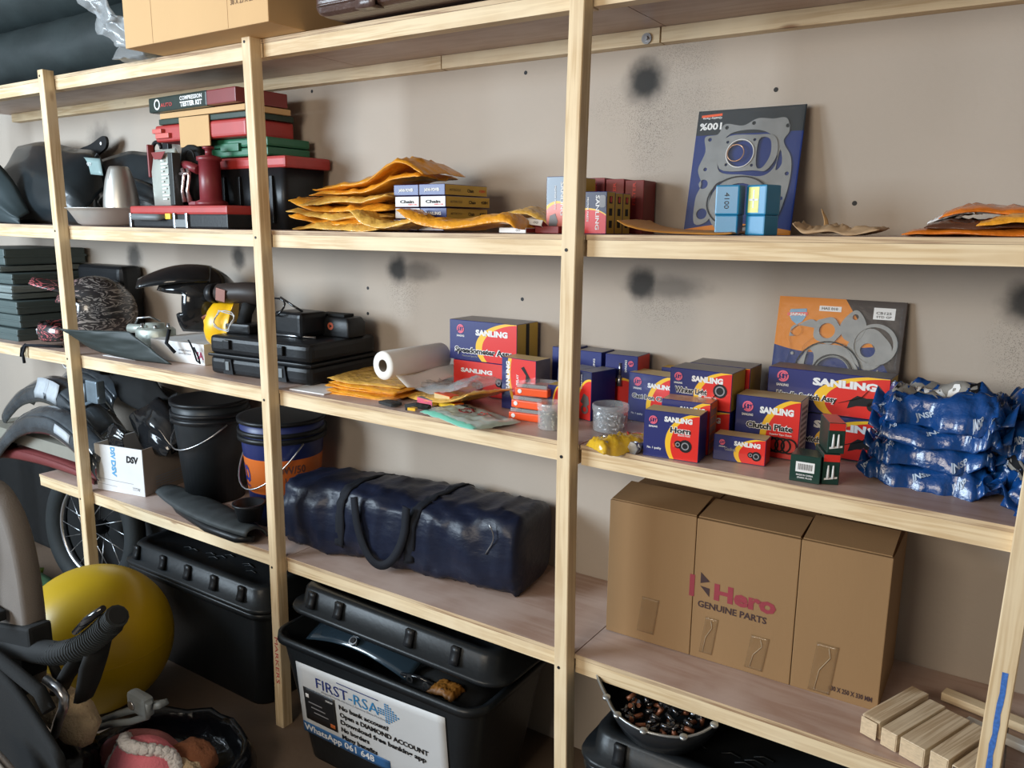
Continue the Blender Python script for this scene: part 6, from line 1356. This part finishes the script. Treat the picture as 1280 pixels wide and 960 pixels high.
# seat cloth, lower left
bm = bm_(); sheet(bm, lambda a, b: (-1.40+.56*a-.04*b, -.72-.05*b+.02*math.sin(3*a), .08+.42*b*(1-.25*a*a)+.02*math.sin(5*a)), 16, 14, .02)
ob('seat_cloth', bm, FABRIC, 'dark seat cloth')
bm = bm_(); tube(bm, [(-1.40, -.725, .51), (-1.25, -.725, .515), (-1.12, -.725, .50), (-1.02, -.725, .49), (-.98, -.725, .45)], .018, 8); ob('seat_edge', bm, FABRIC)
bm = bm_(); tube(bm, [(-1.08, -.675, .31), (-1.045, -.675, .37), (-1.01, -.675, .42), (-1.00, -.675, .455), (-1.03, -.675, .47), (-1.09, -.675, .475)], .013, 10); ob('frame_tube', bm, STEEL)
bm = bm_(); sheet(bm, lambda a, b: (-1.18+.36*a, -.80-.03*b, .12+.23*b*(1-.5*a*a)), 12, 8, .02); ob('side_cloth', bm, TAUPE, 'taupe lower side panel')
bm = bm_(); tube(bm, [(-1.20, -.835, .352), (-1.08, -.835, .345), (-.96, -.835, .315), (-.88, -.835, .25), (-.83, -.83, .18)], .007, 6); ob('piping', bm, mat('piping_grey', (.25, .23, .20), .8))
t = thing('plastic_bin_liner', 'translucent lilac plastic sheet at the left edge beside the pushchair', 'plastic', (0, 0, 0))
bm = bm_(); sheet(bm, lambda a, b: (-1.50+.150*a-.015*b*b*0-.04*(1-b), -.70+.01*math.sin(9*b), .60+.42*b-.05*a**3*b), 10, 12, .001); part('film', bm, mat('lilac_plastic', (.42, .46, .80), .35, alpha=.8, var=.15, ns=6), t)
t = thing('fleece_blanket', 'rolled cream fleece on the pushchair seat', 'blanket', (0, 0, 0))
bm = bm_(); tube(bm, [(-1.42, -.60, .30), (-1.38, -.60, .305), (-1.30, -.60, .320), (-1.20, -.60, .325), (-1.12, -.60, .31), (-1.07, -.60, .28), (-1.06, -.60, .25)], [.012, .045, .055, .055, .06, .05, .015], 16)
for v in bm.verts: v.co += Vector((0, 0, .008*fbm(v.co.x, v.co.z, v.co.y*9, 22)))
part('fleece', bm, FLEECE, t)
# black sack of soft toys
t = thing('bin_bag', 'open shiny black bin bag on the floor holding soft toys', 'bag', (-1.02, -.42, 0), 24)
bm = bm_(); n = 40; R = []
for k, z in ((.75, 0), (1., .015), (1.05, .06), (1., .10), (.96, .125), (.90, .120), (.88, .09), (.85, .03), (.1, .025)):
    R.append([( .27*k*math.cos(2*PI*i/n)*(1+.05*fbm(i*.6, z*7, 2, 1)), .25*k*math.sin(2*PI*i/n)*(1+.06*fbm(i*.6, z*7, 7, 1)), max(0, z+(.025*fbm(i*.5, z*3, 5, 1) if z > .05 else 0))) for i in range(n)])
loft(bm, R); part('sack', bm, BINBAG, t)
t = thing('black_bag', 'bunched shiny black plastic bag left of the soft toys', 'bag', (-1.21, -.60, .0)); 
bm = bm_(); lathe(bm, [(.09, 0), (.12, .04), (.12, .10), (.10, .16), (.06, .20), (.03, .215), (.0001, .22)], n=30)
for v in bm.verts: v.co += v.co.normalized()*.03*fbm(v.co.x, v.co.y, v.co.z*8, 9)
for v in bm.verts: v.co.z = max(0, v.co.z)
part('sack', bm, BINBAG, t)
def blob(bm, c, rx, ry, rz, seed, am=.06, n=28, mi=0, fr=6.):
    for i_ in [0]:
        vs = []; 
        g = bmesh.ops.create_uvsphere(bm, u_segments=n, v_segments=n//2, radius=1.)
        for v in g['verts']:
            d = v.co.copy(); k = 1+am*fbm(d.x, d.y+seed, d.z*2, fr/3); v.co = Vector((c[0]+d.x*rx*k, c[1]+d.y*ry*k, c[2]+d.z*rz*k))
        for fc in {f_ for v in g['verts'] for f_ in v.link_faces}: fc.smooth = True; fc.material_index = mi
t = thing('soft_toy', 'pink plush toy with white fluffy trim in the black bin bag', 'soft toy', (-.955, -.50, .045), 10)
bm = bm_(); blob(bm, (0, 0, .10), .11, .09, .10, 1); part('body', bm, PLPINK, t)
bm = bm_()
for k in range(26):
    a = PI*1.05*k/25-.1; blob(bm, (.115*math.cos(a), -.01+.03*math.sin(a*3), .10+.105*math.sin(a)), .017, .02, .017, k, .35, 10)
blob(bm, (-.08, -.06, .03), .07, .05, .05, 9, .2, 16); part('fluffy_trim', bm, PLWH, t, kind='stuff')
bm = bm_(); blob(bm, (.075, -.045, .06), .06, .045, .10, 3); part('muzzle', bm, mat('plush_cream', (.60, .42, .28), 1., bump=.5, bs=120), t)
t = thing('soft_toy', 'dusky pink plush lying under the fluffy pink one', 'soft toy', (-1.07, -.44, .02), 30); bm = bm_(); blob(bm, (0, 0, .09), .13, .07, .08, 7); part('body', bm, mat('plush_dusky', (.36, .13, .13), 1., bump=.4, bs=120), t)
t = thing('soft_toy', 'brown plush bear with fluffy cream muzzle and red scarf in the bin bag', 'soft toy', (-.885, -.40, .02), 20)
bm = bm_(); blob(bm, (0, .01, .125), .075, .06, .055, 11, .12, 34, fr=9); part('head', bm, mat('plush_brown', (.20, .075, .035), 1., bump=.5, bs=120), t)
bm = bm_(); blob(bm, (.0, -.035, .110), .072, .06, .052, 13, .3, 30, fr=14); part('muzzle', bm, FLEECE, t)
bm = bm_(); blob(bm, (.045, -.02, .03), .09, .08, .05, 15, .1); part('scarf', bm, mat('plush_red', (.28, .01, .02), 1.), t)
# things to say which copy is which: nothing else shares a label
